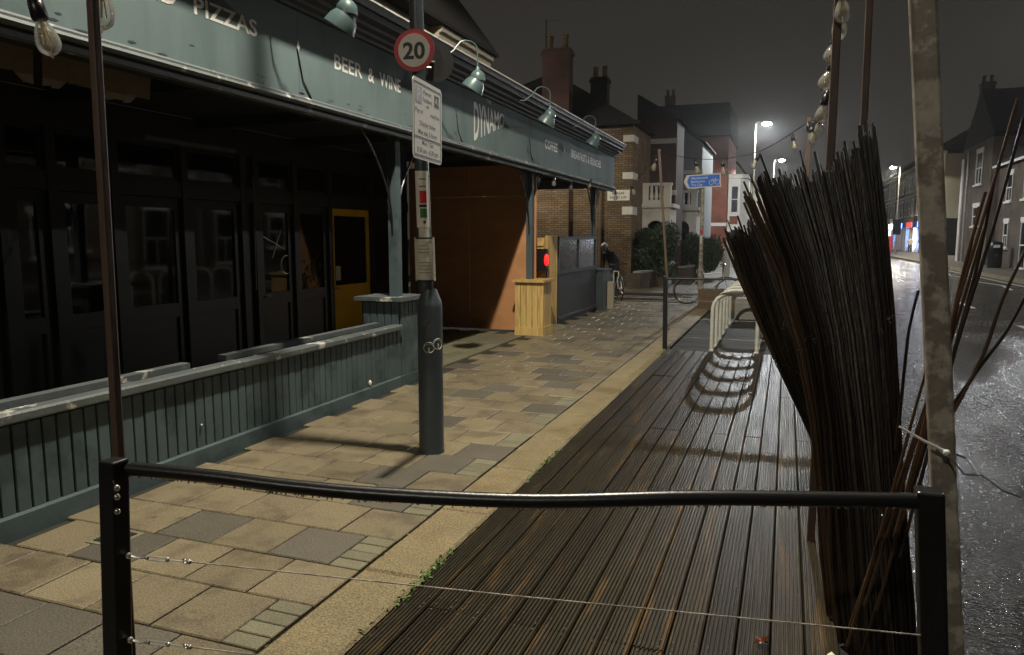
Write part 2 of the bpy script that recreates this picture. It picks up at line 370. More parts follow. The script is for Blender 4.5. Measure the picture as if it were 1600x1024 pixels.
# paving slabs 400 mm in running bond, one object each
sl = MB().bbox(-0.1945, 0.1945, -0.1945, 0.1945, -0.03, 0, 0.006)
me_slab = unit_mesh(sl, 'slab', m_slab); me_slabg = unit_mesh(MB().bbox(-0.1945, 0.1945, -0.1945, 0.1945, -0.03, 0, 0.006), 'slab', m_slabg)
half = MB().bbox(-0.0925, 0.0925, -0.196, 0.196, -0.03, 0, 0.006); me_half = unit_mesh(half, 'cut_slab', m_slab)
me_sett = unit_mesh(MB().bbox(-0.0925, 0.0925, -0.046, 0.046, -0.03, 0, 0.004), 'sett', m_sett)
rs = random.Random(5)
DARK = {(5, 0), (5, 2), (4, 3), (2, 1), (2, 2), (2, 3), (2, 4), (1, 1), (1, 2), (1, 3), (9, 0), (8, 1)}
row = 0; y = 1.36
while y < 19.6:
    odd = (row + 1) % 2
    xs = -2.207 - 0.2 if not odd else -2.207 - 0.2 + 0.196
    if not odd:
        if row < 16:
            for k in range(4):
                inst('sett', me_sett, (-2.11, y - 0.15 + 0.1 * k, rs.uniform(-.001, .001)), pav)
        else: inst('cut_slab', me_half, (-2.11, y, rs.uniform(-.001, .001)), pav)
    c = 0; x = xs
    while x > -4.12:
        fy = y
        dk = (row, c) in DARK or (row > 10 and rs.random() < (0.30 if c < 3 else 0.12)) or (6 < row <= 10 and c < 1 and rs.random() < 0.3)
        o = inst('slab', me_slabg if dk else me_slab, (x, fy, rs.uniform(-.0025, .0015)), pav)
        o.rotation_euler = (rs.uniform(-.004, .004), rs.uniform(-.004, .004), rs.uniform(-.004, .004))
        c += 1; x -= 0.4
    row += 1; y += 0.4
# entrance pavers, pale and narrow
me_pav = unit_mesh(MB().bbox(-0.097, 0.097, -0.297, 0.297, -0.03, 0, 0.004), 'paver', m_sett)
for i in range(8):
    for j in range(7):
        inst('paver', me_pav, (-4.36 - 0.2 * i, 8.3 + 0.6 * j + (0.3 if i % 2 else 0), rs.uniform(-.001, .001)), pav)
# kerb stones
me_k = unit_mesh(MB().bbox(-0.168, 0.168, -0.4545, 0.4545, -0.2, 0.0, 0.014), 'kerb_stone', m_kerb)
for k in range(21):
    o = inst('kerb_stone', me_k, (-1.838 + rs.uniform(-.004, .004), 0.9 + 0.915 * k, rs.uniform(-.004, .004)), pav)
# drain cover and slab frames near the wall
dr = thing('drain_cover', 'small black square drain grating in the pavement by the planked wall', 'drain', (-3.55, 3.03, 0.0))
MB().box(-3.66, -3.44, 2.92, 3.14, -0.004, 0.0045).build('frame', m_sett, dr)
MB().box(-3.63, -3.47, 2.95, 3.11, 0.0046, 0.0085).build('grate', m_dark, dr)
# decking
deck = tag(B('deck', m_dark, -1.655, 0.36, 0.2, 11.48, -0.12, -0.045), kind='structure')
NG = 7; bw = 0.130; prof = []
for g in range(NG):
    a = -bw / 2 + bw * g / NG; w = bw / NG
    prof += [(a + w * 0.06, -0.008), (a + w * 0.22, 0), (a + w * 0.64, 0), (a + w * 0.80, -0.008)]
prof = [(-bw / 2, -0.034), (-bw / 2, -0.006)] + prof + [(bw / 2, -0.006), (bw / 2, -0.034)]
segs = [(0.3, 2.95), (2.956, 6.6), (6.606, 9.2), (9.206, 11.45), (0.3, 4.75), (4.756, 8.4), (8.406, 11.45)]
me_b = [unit_mesh(MB().prism(prof, 'y', -(b - a) / 2, (b - a) / 2), 'deck_board', m_deck) for a, b in segs]
for i in range(15):
    x = -1.585 + 0.1382 * i
    if x > 0.30: break
    for k, (a, b) in list(enumerate(segs))[:4] if i % 3 else list(enumerate(segs))[4:]:
        dz = rs.uniform(-.004, .003)
        inst('deck_board', me_b[k], (x, (a + b) / 2, -0.006 + dz), deck, rot=(0, rs.uniform(-.012, .012), rs.uniform(-.0006, .0006)))
sc_m = MB()
for i in range(14):
    for yy in [2.93, 2.975, 4.73, 4.776, 6.58, 6.625, 8.38, 8.425] + [1.8 + .62 * k for k in range(16)]:
        for sx_ in (-.041, .041):
            sc_m.lathe([(.0045, 0), (.0045, .0006)], (-1.585 + .1382 * i + sx_ + rs.uniform(-.004, .004), yy + rs.uniform(-.008, .008), -.0042), 6)
sc_m.build('deck_screws', m_backpl_, deck, kind='stuff')
# second platform under the rack, boards laid across; widened left to darken the gully
plat = tag(B('rack_platform', m_dark, -1.64, 0.30, 11.52, 18.1, -0.119, -0.05), kind='structure')
me_p = unit_mesh(MB().bbox(-0.96, 0.96, -0.064, 0.064, -0.03, 0, 0.004), 'platform_board', M('worn_boards', (.03, .026, .02), .75, rnd=.3, bump=.4))
for k in range(47): inst('platform_board', me_p, (-0.67, 11.6 + 0.137 * k, -0.02 + rs.uniform(-.002, .002)), plat)
# road markings
for k, (y0, y1) in enumerate([(10, 12), (16, 18), (22, 24), (28, 30), (34, 36), (40, 42), (46, 48), (52, 54), (58, 60)]):
    tag(B('lane_marking', m_wline, 4.55, 4.67, y0, y1, -0.119, -0.1165), ['nearest', 'second', 'third', 'fourth', 'fifth', 'sixth', 'seventh', 'eighth', 'farthest'][k] + ' white dash along the middle of the wet road', 'marking', 'centre line dashes')
tag(B('edge_line', m_wline, 8.25, 8.37, 26, 60, -0.119, -0.1165), 'long white line painted beside the far kerb of the road', 'marking')
zz = MB()
for k in range(7):
    ya = 30 + k * 2.6; s = 0.28 if k % 2 else -0.28
    zz.box(7.55 - .06, 7.55 + .06, ya, ya + 2.75, -0.1195, -0.1160, rot=(0, 0, s * 0.5))
tag(zz.build('zigzag_line', m_wline), 'white zigzag line painted on the road before the far kerb', 'marking')
for yy, w, nm, lb in ((19.92, 0.03, 'dropped_kerb', 'pale flush kerb where the pavement meets the side road'), ):
    tag(B(nm, m_sett, -14, -1.9, 19.86, 20.0, -0.17, 0.006), lb, 'kerb')
tag(B('give_way_line', m_wline, -9, -1.9, 21.25, 21.37, -0.0299, -0.0265), 'near pale line painted across the mouth of the side road', 'marking')
tag(B('parking_line', m_wline, -9, -3.2, 21.75, 21.83, -0.0299, -0.0260), 'farther thin pale line painted across the side road', 'marking')

# ================================================================== THE CORNER RESTAURANT
XF = -4.12
rest = thing('restaurant_building', 'single storey corner restaurant with teal fascia, deep canopy and black glazed front', 'building', (-6, 9, 0))
# fascia in three boards
for a, b in ((0.6, 5.70), (5.704, 9.05), (9.054, 12.03), (12.034, 14.35), (14.354, 18.55)):
    B('fascia_board', m_fasc, XF - 0.05, XF, a, b, 2.93, 3.70, rest)
B('fascia_end', m_fasc, -6.5, XF - 0.051, 18.52, 18.55, 2.93, 3.70, rest)
m1 = MB(); m1.prism([(XF + .001, 2.885), (XF + 0.045, 2.885), (XF + 0.055, 2.905), (XF + 0.03, 2.93), (XF + 0.03, 2.945), (XF + 0.012, 2.962), (XF + .001, 2.965)], 'y', 0.6, 18.57)
m1.build('lower_moulding', m_trim, rest)
MB().prism([(XF - 0.05, 2.83), (XF + .018, 2.83), (XF + .018, 2.862), (XF - .0, 2.884), (XF - 0.05, 2.884)], 'y', 0.6, 18.56).build('lower_lip', m_trim, rest)
GO = .245
cp = [(XF, 3.69), (XF + .03, 3.69), (XF + .03, 3.72), (XF + .07, 3.74), (XF + .07, 3.77), (XF + .12, 3.79), (XF + .12, 3.83), (XF + .19, 3.85), (XF + .19, 3.92), (XF, 3.92)]
MB().prism(cp, 'y', 0.6, 18.7).build('cornice', M('cornice_paint', (.018, .021, .023), .6), rest)
MB().prism([(XF + .10, 3.921), (XF + .22, 3.921), (XF + .238, 3.99), (XF + .222, 4.0), (XF + .21, 3.95), (XF + .10, 3.95)], 'y', 0.6, 18.75).build('gutter', m_col, rest)
MB().prism([(XF + .2385, 3.985), (XF + .248, 3.985), (XF + .248, 4.003), (XF + .2385, 4.003)], 'y', 0.6, 18.76).build('gutter_edge', m_pale, rest)
MB().prism([(XF + .12, 3.97), (XF + .20, 3.97), (XF + .20, 4.02), (XF + .12, 4.05)], 'y', 5.9, 7.1).build('roof_flashing', m_pale, rest)
MB().prism([(XF + .09, 3.925), (XF + .09, 3.96), (-6.75, 4.62), (-6.75, 4.55)], 'y', 0.6, 18.6).build('canopy_roof', m_slate, rest)
B('canopy_ceiling', m_dark, -6.75, XF - .06, 0.6, 18.5, 3.12, 3.16, rest)
for k in range(9): B('ceiling_beam', m_fac, -6.74, XF - .06, 1.5 + 1.9 * k, 1.58 + 1.9 * k, 3.0, 3.119, rest)
B('eaves_beam', m_dark, XF - .25, XF - .055, 0.6, 18.5, 2.86, 3.118, rest)
# torn pale ceiling paper hanging behind the fascia
tp = MB(); rr = random.Random(3); xs_ = [(2.8 + 0.06 * i) for i in range(26)]
for i in range(25):
    if 9 < i < 11: continue
    a = 2.72 - 0.02 * rr.random() - (0.05 if i % 9 < 5 else 0); b_ = 2.72 - 0.02 * rr.random() - (0.05 if (i + 1) % 9 < 5 else 0)
    tp.add([(XF - .27, xs_[i], 2.86), (XF - .27, xs_[i + 1], 2.86), (XF - .29, xs_[i + 1], b_), (XF - .29, xs_[i], a)], [(0, 1, 2, 3)])
tp.build('torn_lining', M('torn_lining', (.16, .12, .075), .8), rest)
# wall above the canopy, cream eaves and slate roof
B('upper_wall', m_cream, -11, -6.905, 2, 16.1, 4.3, 5.78, rest)
MB().prism([(-6.9, 5.2), (-6.60, 5.2), (-6.60, 5.50), (-6.50, 5.54), (-6.50, 5.64), (-6.43, 5.67), (-6.43, 5.78), (-6.9, 5.78)], 'y', 13.5, 16.2).build('eaves_cornice', m_cornice, rest)
MB().prism([(-6.9, 5.2), (-6.80, 5.2), (-6.80, 5.50), (-6.72, 5.54), (-6.72, 5.78), (-6.9, 5.78)], 'y', 3, 13.49).build('eaves_cornice', m_cornice, rest)
MB().prism([(-6.36, 5.785), (-6.36, 5.85), (-8.6, 8.8), (-11.4, 5.7)], 'y', 2, 16.35).build('slate_roof', m_slate, rest)
# shop front, set back under the canopy
XS = -6.75
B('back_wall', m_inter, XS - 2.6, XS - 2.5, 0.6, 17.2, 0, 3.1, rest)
B('terrace_floor', m_dark, XS - 2.5, XF - 0.32, -1, 7.4, -0.2, 0.02, rest)
B('front_header', m_fac, XS - .06, XS + .04, 0.6, 12.5, 2.78, 3.11, rest)
B('front_transom', m_fac, XS - .06, XS + .05, 0.6, 12.5, 2.17, 2.35, rest)
posts = [1.2, 2.1, 3.0, 3.9, 4.78, 5.28, 6.0, 6.98, 7.98, 8.24, 9.08, 9.95, 11.2, 12.4]
for p in posts: B('mullion', m_fac, XS - .06, XS + .06, p - .05, p + .05, 0.0, 2.78, rest)
for a, b in zip(posts[:-1], posts[1:]):
    if b - a < 0.4: B('door_post_panel', m_fac, XS - .05, XS, a + .05, b - .05, 0, 2.78, rest); continue
    f = MB().prism([(a + .05, 2.35), (b - .05, 2.35), (b - .05, 2.78), (a + .05, 2.78), (a + .05, 2.3501), (a + .09, 2.40), (a + .09, 2.73), (b - .09, 2.73), (b - .09, 2.40), (a + .09, 2.3999)], 'x', XS - .03, XS + .01)
    w = f.build('transom_window', m_fac, rest); B('pane', m_glass, XS - .012, XS - .008, a + .05, b - .05, 2.40, 2.73, w)
    yel = abs(a - 9.95) < .01
    mm = m_yel if yel else m_fac
    d = MB(); d.box(XS - .03, XS + .015, a + .052, a + .15, 0.02, 2.16).box(XS - .03, XS + .015, b - .15, b - .052, 0.02, 2.16)
    d.box(XS - .03, XS + .0149, a + .15, b - .15, 0.02, 0.22).box(XS - .03, XS + .0149, a + .15, b - .15, 0.78, 0.94).box(XS - .03, XS + .0149, a + .15, b - .15, 2.05, 2.16)
    d.box(XS - .025, XS - .01, a + .15, b - .15, 0.22, 0.78)
    dd = d.build('door', mm, rest, label='yellow painted door with a dark glass panel' if yel else None)
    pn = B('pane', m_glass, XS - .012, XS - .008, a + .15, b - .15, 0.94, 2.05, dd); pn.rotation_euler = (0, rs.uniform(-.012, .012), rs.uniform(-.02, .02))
    if yel: B('notice', m_paper, XS - .006, XS - .004, a + .20, a + .33, 1.02, 1.25, dd)
    if abs(a - 8.24) < .01:
        MB().ring((XS - .003, 8.9, 1.32), 0.13, 0.008, (1, 0, 0), 20, 5).build('round_sticker', m_swhite, dd)
        MB().tube([(XS - .004, 8.42, 1.72), (XS - .004, 8.85, 1.55)], .007, 5).tube([(XS - .004, 8.60, 1.42), (XS - .004, 8.80, 1.82)], .007, 5).build('scratched_cross', m_swhite, dd)
    if abs(a - 9.08) < .01:
        q = MB(); r2 = random.Random(9)
        for _ in range(38):
            yy, zz_ = r2.uniform(9.28, 9.78), 0.98 + abs(r2.gauss(0, .28)); rr_ = r2.uniform(.01, .05)
            q.tube([(XS - .004, yy + rr_ * math.cos(t * 1.1), zz_ + rr_ * math.sin(t * 1.1) * 1.6) for t in range(5)], .004, 4)
        q.build('window_drawing', m_slabg, dd)
    if abs(a - 8.24) < .01 or abs(a - 9.95) < .01: MB().tube([(XS + .03, a + .1, 0.9), (XS + .07, a + .1, 0.9), (XS + .07, a + .2, 0.9)], .009, 6).build('handle', m_steel, dd)
MB().tube([(XS + .12, 8.1, 2.5), (XS + .1, 8.1, 1.0)], .012, 6).build('pull_rod', m_backpl, rest)
B('strip_heater', m_backpl, -5.6, -5.52, 5.3, 6.5, 2.60, 2.64, rest)
# columns with fan brackets
def column(y, z0, x=XF - .14, w=.055):
    c = B('canopy_column', m_teal, x - w, x + w, y - w, y + w, z0, 2.858, rest)
    for s in (-1, 1):
        br = MB(); pts = []
        for k in range(9):
            t = k / 8; pts.append((x, y + s * (w + 0.62 * (t ** 2.2)), 1.75 + 1.10 * t))
        br.tube(pts, .012, 6)
        for k in range(2, 8):
            p = pts[k]; br.tube([p, (x, y + s * (w + 0.05 + 0.04 * k), 2.85)], .006, 5)
        br.build('fan_bracket', m_blk, c)
    return c
column(7.62, 1.03); column(12.45, 0.95); column(17.0, 0.9); column(2.6, 0.72, x=XF - .4)
B('canopy_column', m_teal, -5.6, -5.48, 14.9, 15.02, 0, 2.858, rest); B('canopy_column', m_teal, -6.6, -6.48, 12.75, 12.87, 0, 3.1, rest)
# lettering on the fascia
tx = XF + 0.002
for w_, y_, wd_ in (('WOOD', 3.10, .42), ('FIRED', 3.80, .50), ('PIZZAS', 4.47, .69)): text(w_, 0.125, m_white, 'fascia_lettering', rest, (tx, y_, 3.335), FX, fat=.018, ext=0, width=wd_)
for w_, y_, wd_ in (('BEER', 6.26, .50), ('&', 6.87, .12), ('WINE', 7.10, .46)): text(w_, 0.135, m_white, 'fascia_lettering', rest, (tx, y_, 3.315), FX, fat=.018, ext=0, width=wd_)
text('THE', 0.05, m_white, 'fascia_lettering', rest, (tx, 10.08, 3.625), FX, fat=.01, ext=0, width=0.2)
def shr(x, y): return x, 0.52 - (0.52 - y) * (1 - 0.68 * x / 1.2)
text('DYNAMO', 0.52, m_white, 'fascia_lettering', rest, (tx, 9.63, 3.05), FX, fat=.018, ext=0, width=1.18, warp=shr)
text('COFFEE', 0.155, m_white, 'fascia_lettering', rest, (tx, 12.84, 3.29), FX, fat=.018, ext=0, width=0.76)
for w_, y_, wd_ in (('BREAKFASTS', 14.56, 1.22), ('&', 15.88, .13), ('BRUNCHES', 16.1, .98)): text(w_, 0.15, m_white, 'fascia_lettering', rest, (tx, y_, 3.30), FX, fat=.018, ext=0, width=wd_)
for yy in (5.70, 14.05, 7.95): MB().prism([(yy - .022, 3.38), (yy, 3.34), (yy + .022, 3.38), (yy, 3.44)], 'x', tx, tx + .003).build('diamond_mark', m_white, rest)
for yy in (5.7, 9.05, 12.0): MB().tube([(XF + .006, yy - .02, 3.36), (XF + .008, yy + .05, 3.1), (XF + .006, yy + .17, 2.97)], .006, 5).build('lamp_cable', m_blk, rest)

rc = random.Random(17)
for k in range(26):                                  # flaked paint along the foot of the fascia
    yy = rc.uniform(3.2, 9.5); zc = 2.975 + abs(rc.gauss(0, .05)); a_, b_ = rc.uniform(.012, .06), rc.uniform(.004, .012)
    MB().prism([(yy - a_, zc), (yy - a_ * .4, zc - b_), (yy + a_ * .5, zc - b_ * .7), (yy + a_, zc + b_ * .2), (yy + a_ * .2, zc + b_)], 'x', XF + .0008, XF + .0016).build('paint_chip', m_col, rest)
# barn lamps on swan necks above the fascia
def barn_lamp(y, label, n):
    t = thing('barn_lamp', label, 'lamp', (XF + .1, y, 3.75), 'unlit swan-neck lamps along the fascia')
    x0 = XF + .10
    pts = [(x0 + .02, y - .32, 3.80), (x0 + .14, y - .28, 3.80), (x0 + .24, y - .20, 3.90)]
    pts += [(x0 + .36 + .10 * math.cos(R(180 - a)), y - .08 + .10 * math.cos(R(180 - a)) * .8, 3.93 + .10 * math.sin(R(a))) for a in (20, 50, 80, 110, 140, 170)]
    ex, ey = x0 + .46, y
    pts += [(ex, ey, 3.84), (ex, ey, 3.72)]
    MB().tube(pts, .0085, 8).build('swan_neck', m_lampsh, t, smooth=True)
    mt = Euler((R(14), R(26), R(-20))).to_matrix()
    pr_ = [(.018, .11), (.03, .07), (.055, .055), (.085, .02), (.092, -.03), (.09, -.06)]
    MB().lathe(pr_, (ex, ey, 3.63), 20).build('lamp_cap', m_lampsh, t, smooth=True)
    mt = Euler((0, R(32), R(10))).to_matrix()
    MB().lathe([(.05, .02), (.085, .01), (.12, -.05), (.138, -.12), (.140, -.13), (.128, -.125), (.075, -.02), (.02, .0)], (ex - .005, ey, 3.585), 24, mt).build('lamp_shade', m_lampsh, t, smooth=True)
    return t
names = ['unlit green barn lamp left of the round speed sign, above the beer lettering',
         'unlit green barn lamp right above the big restaurant name', 'unlit green barn lamp above the word coffee on the fascia',
         'smallest unlit green barn lamp, farthest along the fascia by its end']
for y, n in zip((5.62, 8.45, 11.35, 14.3), names): barn_lamp(y, n, 0)

# planked dwarf wall with trough
wall = thing('planked_wall', 'low teal wall of upright planks with a worn trough cap', 'wall', (XF, 3.5, 0))
B('wall_core', m_dark, XF - .30, XF - .022, -1.0, 7.42, -0.18, 0.66, wall)
me_pl = unit_mesh(MB().prism([(-.0425, -.01), (-.0425, .006), (-.037, .012), (.037, .012), (.0425, .006), (.0425, -.01)], 'z', -0.262, 0.262), 'plank', m_teal)
k = 0; y = 0.4
while y < 7.42:
    o = inst('plank', me_pl, (XF - .012 + rs.uniform(-.0025, .0025), y, 0.385), wall, rot=(0, 0, R(90))); o.rotation_euler = (0, 0, R(90) - math.pi); y += 0.0935
MB().prism([(XF - .30, -.15), (XF + .020, -.15), (XF + .020, .115), (XF + .008, .128), (XF - .022, .128), (XF - .30, .128)], 'y', -1, 5.4).build('skirting', m_trim if False else m_teal, wall)
MB().prism([(XF - .30, -.15), (XF + .018, -.15), (XF + .018, .113), (XF + .006, .126), (XF - .022, .126), (XF - .30, .126)], 'y', 5.403, 7.42).build('skirting', m_teal, wall)
MB().prism([(XF - .07, .665), (XF + .04, .665), (XF + .046, .675), (XF + .046, .715), (XF + .03, .728), (XF - .07, .728)], 'y', -1, 4.78).build('front_cap', m_trim, wall)
MB().prism([(XF - .07, .660), (XF + .038, .660), (XF + .044, .675), (XF + .044, .710), (XF + .03, .723), (XF - .07, .723)], 'y', 4.785, 7.44).build('front_cap', m_trim, wall)
B('back_cap', m_trim, XF - .33, XF - .24, -1, 4.5, .69, .735, wall); B('back_cap', m_trim, XF - .33, XF - .24, 4.9, 7.42, .69, .735, wall)
MB().box(XF - .235, XF - .075, -1, 7.42, .55, .56).build('trough_bed', m_dark, wall)
MB().sphere((XF + .012, 4.32, .30), (.012, .012)).build('bolt', m_steel, wall); MB().sphere((XF + .012, 6.75, .17), (.018, .03)).build('chipped_paint', m_swhite, wall)
pier = thing('planked_pier', 'teal planked pier carrying a canopy column at the end of the low wall', 'pier', (-4.45, 7.7, 0))
B('pier_core', m_dark, -4.62, XF - .022, 7.452, 7.95, -.18, .98, pier)
B('cap_stone', m_trim, -4.69, XF + .05, 7.39, 8.0, .985, 1.03, pier)
me_p1 = unit_mesh(MB().prism([(-.0425, -.01), (-.0425, .006), (-.037, .012), (.037, .012), (.0425, .006), (.0425, -.01)], 'z', -0.43, 0.43), 'plank', m_teal)
for k in range(5): inst('plank', me_p1, (XF - .012, 7.52 + .0935 * k, .555), pier, rot=(0, 0, R(-90)))
for k in range(5): inst('plank', me_p1, (-4.18 - .0935 * k, 7.445, .555), pier, rot=(0, 0, R(180)))
MB().box(-4.63, XF + .016, 7.44, 7.96, -.15, .12).build('skirting', m_teal, pier)
# plywood hoarding closing the far side of the entrance
ply = thing('plywood_hoarding', 'tall orange plywood hoarding under the canopy beside the entrance', 'hoarding', (-5.3, 12.6, 0))
for k in range(2):
    B('sheet', m_ply, -6.74 + 1.245 * k, -6.74 + 1.245 * (k + 1) - .004 + (.05 if k else 0), 12.62, 12.64, 0.02, 2.44, ply)
    B('sheet', m_ply, -6.74 + 1.245 * k, -6.74 + 1.245 * (k + 1) - .004 + (.05 if k else 0), 12.625, 12.645, 2.445, 2.99, ply)
# pine kiosk box at the column
kio = thing('pine_column_box', 'fresh yellow pine boxed pier of upright boards with a top ledge', 'box', (-4.3, 12.5, 0))
KX0, KX1, KY0, KY1 = -4.42, -3.93, 12.15, 12.72
B('box_core', m_dark, KX0 + .03, KX1 - .03, KY0 + .03, KY1, 0, .93, kio)
me_kb = unit_mesh(MB().prism([(-.05, -.008), (-.05, .006), (-.045, .010), (.045, .010), (.05, .006), (.05, -.008)], 'z', -.46, .46), 'board', m_pine)
for k in range(5): inst('board', me_kb, (KX0 + .034 + .1055 * k, KY0 + .012, .47), kio, rot=(0, 0, R(180)))
for k in range(5): inst('board', me_kb, (KX1 - .012, KY0 + .07 + .106 * k, .47), kio, rot=(0, 0, R(-90)))
MB().box(KX0 - .012, KX1 + .018, KY0 - .018, KY0 + .001, 0.0, .15).box(KX1 + .0005, KX1 + .018, KY0 + .0012, KY1, 0.0, .149).build('plinth_board', m_pine, kio)
B('ledge', m_pine, KX0 - .05, KX1 + .05, KY0 - .05, KY1 + .02, .932, .975, kio)
# slatted pine screen and red alarm light
scr = thing('slatted_pine_screen', 'upright slatted pine screen standing behind the boxed pier', 'screen', (-4.1, 13.2, 0))
for k in range(7): B('slat', m_pine, -4.16, -4.115, 13.02 + .093 * k, 13.085 + .093 * k, .03, 1.74 - .012 * (k % 2), scr)
for k in range(3): B('back_board', m_pine, -4.60 + .145 * k, -4.46 + .145 * k, 13.0, 13.02, .03, 1.70, scr)
B('rail', m_pine, -4.62, -4.18, 12.97, 12.999, 1.55, 1.62, scr)
al = thing('red_light_box', 'black wall box with a glowing red lamp above the pine boxed pier', 'light', (-4.25, 12.92, 1.25))
B('case', m_blk, -4.32, -4.08, 12.86, 12.965, 1.10, 1.50, al)
MB().sphere((-4.08, 12.85, 1.30), (.045, .11), 12, 8).build('red_lens', emit('red_glow', (1, .012, .012), 2.6, (.5, .02, .02)), al, smooth=True)
MB().tube([(-4.11, 12.95, 1.10), (-4.11, 12.96, .98)], .014, 6).build('conduit', m_blk, al)
# glazed wind screen beyond
ws = thing('glazed_screen', 'dark panelled wind screen with two clear panes along the pavement', 'screen', (XF, 15.2, 0))
m_scr = M('screen_paint', (.03, .034, .044), .5)
B('lower_panel', m_scr, XF - .05, XF, 13.74, 16.75, .05, 1.0, ws); B('mid_rail', m_col, XF - .06, XF + .02, 13.74, 16.75, 1.0, 1.06, ws)
B('top_rail', m_col, XF - .06, XF + .02, 13.74, 16.75, 1.66, 1.72, ws); B('sill', m_col, XF - .06, XF + .03, 13.74, 16.75, .12, .16, ws)
for yy in (13.76, 15.23, 16.71): B('upright', m_col, XF - .055, XF + .01, yy - .03, yy + .03, 1.061, 1.659, ws)
m_poly = glass('scratched_sheet', (0.8, 0.8, 0.8), 0.15, 0.04)
B('pane', m_poly, XF - .025, XF - .015, 13.79, 15.2, 1.061, 1.659, ws); B('pane', m_poly, XF - .025, XF - .015, 15.26, 16.68, 1.061, 1.659, ws)
ep = thing('grey_end_pier', 'short dark grey pier at the far end of the glazed screen', 'pier', (-4.1, 17.2, 0))
MB().bbox(-4.34, -3.98, 16.90, 17.62, 0, .93, .01).build('pier_body', m_col, ep); B('pier_cap', m_col, -4.37, -3.95, 16.87, 17.65, .931, .965, ep)
tag(MB().bbox(-3.97, -3.83, 17.30, 17.44, 0, .66, .02).build('timber_bollard', m_cream), 'short pale timber bollard at the corner of the grey pier', 'bollard')
tag(MB().lathe([(.20, 0), (.19, .04), (.12, .08), (.02, .10)], (-3.98, 13.15, 0), 14).build('guard_stone', m_sett, smooth=True), 'low rounded pale guard stone beside the pine boxed pier', 'stone')

# ================================================================== STREET LAMPS
def lamp_light(name, p, watts, col, parent, cone=158, blend=0.35, rad=0.12):
    ld = bpy.data.lights.new(name, 'SPOT'); ld.energy = watts; ld.color = col; ld.spot_size = R(cone); ld.spot_blend = blend
    ld.shadow_soft_size = rad
    o = bpy.data.objects.new(name, ld); reg(o, p, parent); return o
def street_lamp(i, cx, cy, label, base_r=.085, rise=0.12):
    (hx, hy, hz), w, c = LAMPS[i]
    t = thing('street_lamp', label, 'street lamp', (cx, cy, 0), 'lit street lamps along the road')
    MB().lathe([(base_r + .02, -.12), (base_r + .02, 1.2), (base_r, 1.3), (base_r * .62, 1.36), (base_r * .5, hz - .05), (base_r * .45, hz + .1)], (cx, cy, 0), 12).build('column', m_galv, t, smooth=True)
    s = 1 if hx > cx else -1
    MB().tube([(cx, cy, hz + .05), (cx + s * .1, cy, hz + .15), (hx - s * .2, hy, hz + .13)], .035, 8).build('arm', m_galv, t)
    MB().bbox(hx - .28, hx + .28, hy - .14, hy + .14, hz + .06, hz + .16, .03).build('lantern', m_backpl, t)
    MB().sphere((hx, hy, hz + .055), (.26, .10), 14, 6).build('lens', emit('lamp_glow_%d' % i, c, 400), t, smooth=True)
    lamp_light('lamp_light', (hx, hy, hz - .02), w, c, t, cone={1: 176, 6: 136}.get(i, 166), blend=.12 if i != 6 else .25)
    return t
street_lamp(1, -1.95, 45.2, 'brightest lit white street lamp, on the thin column left of the reed screen')
street_lamp(2, -1.3, 67.1, 'smaller lit street lamp just right of and beyond the brightest one')
t = street_lamp(3, 9.5, 77.5, 'lit street lamp on the far side of the road carrying a dark panel')
MB().box(9.15, 9.85, 77.3, 77.36, 1.9, 3.3).build('dark_panel', m_blk, t)
street_lamp(6, -9.4, 22.7, 'street lamp in the side road hidden behind the restaurant canopy')
street_lamp(5, -2.7, -10.0, 'street lamp on the near pavement behind the viewpoint')
street_lamp(4, 9.3, 25.0, 'street lamp out on the opposite pavement, right of the view')

# the near lamp column carrying the signs, slightly leaning
BX, BY = -2.62, 5.22
def lean(z): return BX - 0.023 * z
lc = thing('lamp_column', 'dark blue lamp column leaning slightly, with signs and stickers, standing on the pavement', 'lamp column', (BX, BY, 0))
MB().lathe([(.105, 0), (.1, .03), (.098, 1.17), (.094, 1.21), (.062, 1.29), (.058, 1.31)], (BX, BY, 0), 24).build('base', m_col, lc, smooth=True)
hx, hy, hz = LAMPS[0][0]
MB().tube([(lean(1.3), BY, 1.29), (lean(4.5), BY, 4.5), (lean(8.55), BY, 8.55)], [.057, .053, .045], 20).build('shaft', m_col, lc, smooth=True)
MB().tube([(lean(8.5), BY, 8.5), (lean(8.7) + .12, BY, 8.74), (hx - .2, hy, 8.76)], .035, 8).build('arm', m_galv, lc)
MB().bbox(hx - .28, hx + .28, hy - .14, hy + .14, hz + .09, hz + .2, .03).build('lantern', m_backpl, lc)
MB().sphere((hx, hy, hz + .08), (.15, .03), 14, 6).build('lens', emit('lamp_glow_0', WARM, 60), lc, smooth=True)
lamp_light('lamp_light', (hx, hy, hz), LAMPS[0][1], LAMPS[0][2], lc, cone=164, blend=.12, rad=.10)
for a, z, r in ((-70, .86, .034), (-25, .885, .034)):
    q = R(a); n = Vector((math.cos(q), math.sin(q), 0)); c = Vector((BX, BY, z)) + n * .099
    st = MB(); tz = Vector((0, 0, 1)); tt = n.cross(tz)
    def arc(u, v):                                  # bend the sticker round the column
        an = q - u / .0995; return Vector((BX + .0995 * math.cos(an), BY + .0995 * math.sin(an), z + v))
    P_ = [arc(r * 1.25 * math.cos(i * math.pi / 9), r * 1.25 * math.sin(i * math.pi / 9)) for i in range(18)]
    st.tube(P_ + [P_[0]], .0022, 5, caps=False)
    st.add([arc(r * 1.1 * math.cos(i * math.pi / 6), .006 + r * .75 * math.sin(i * math.pi / 6)) for i in range(7)], [tuple(range(7))])
    st.tube([arc(0, 0), arc(0, -r)], .006, 5)
    st.build('round_sticker', m_swhite, lc)
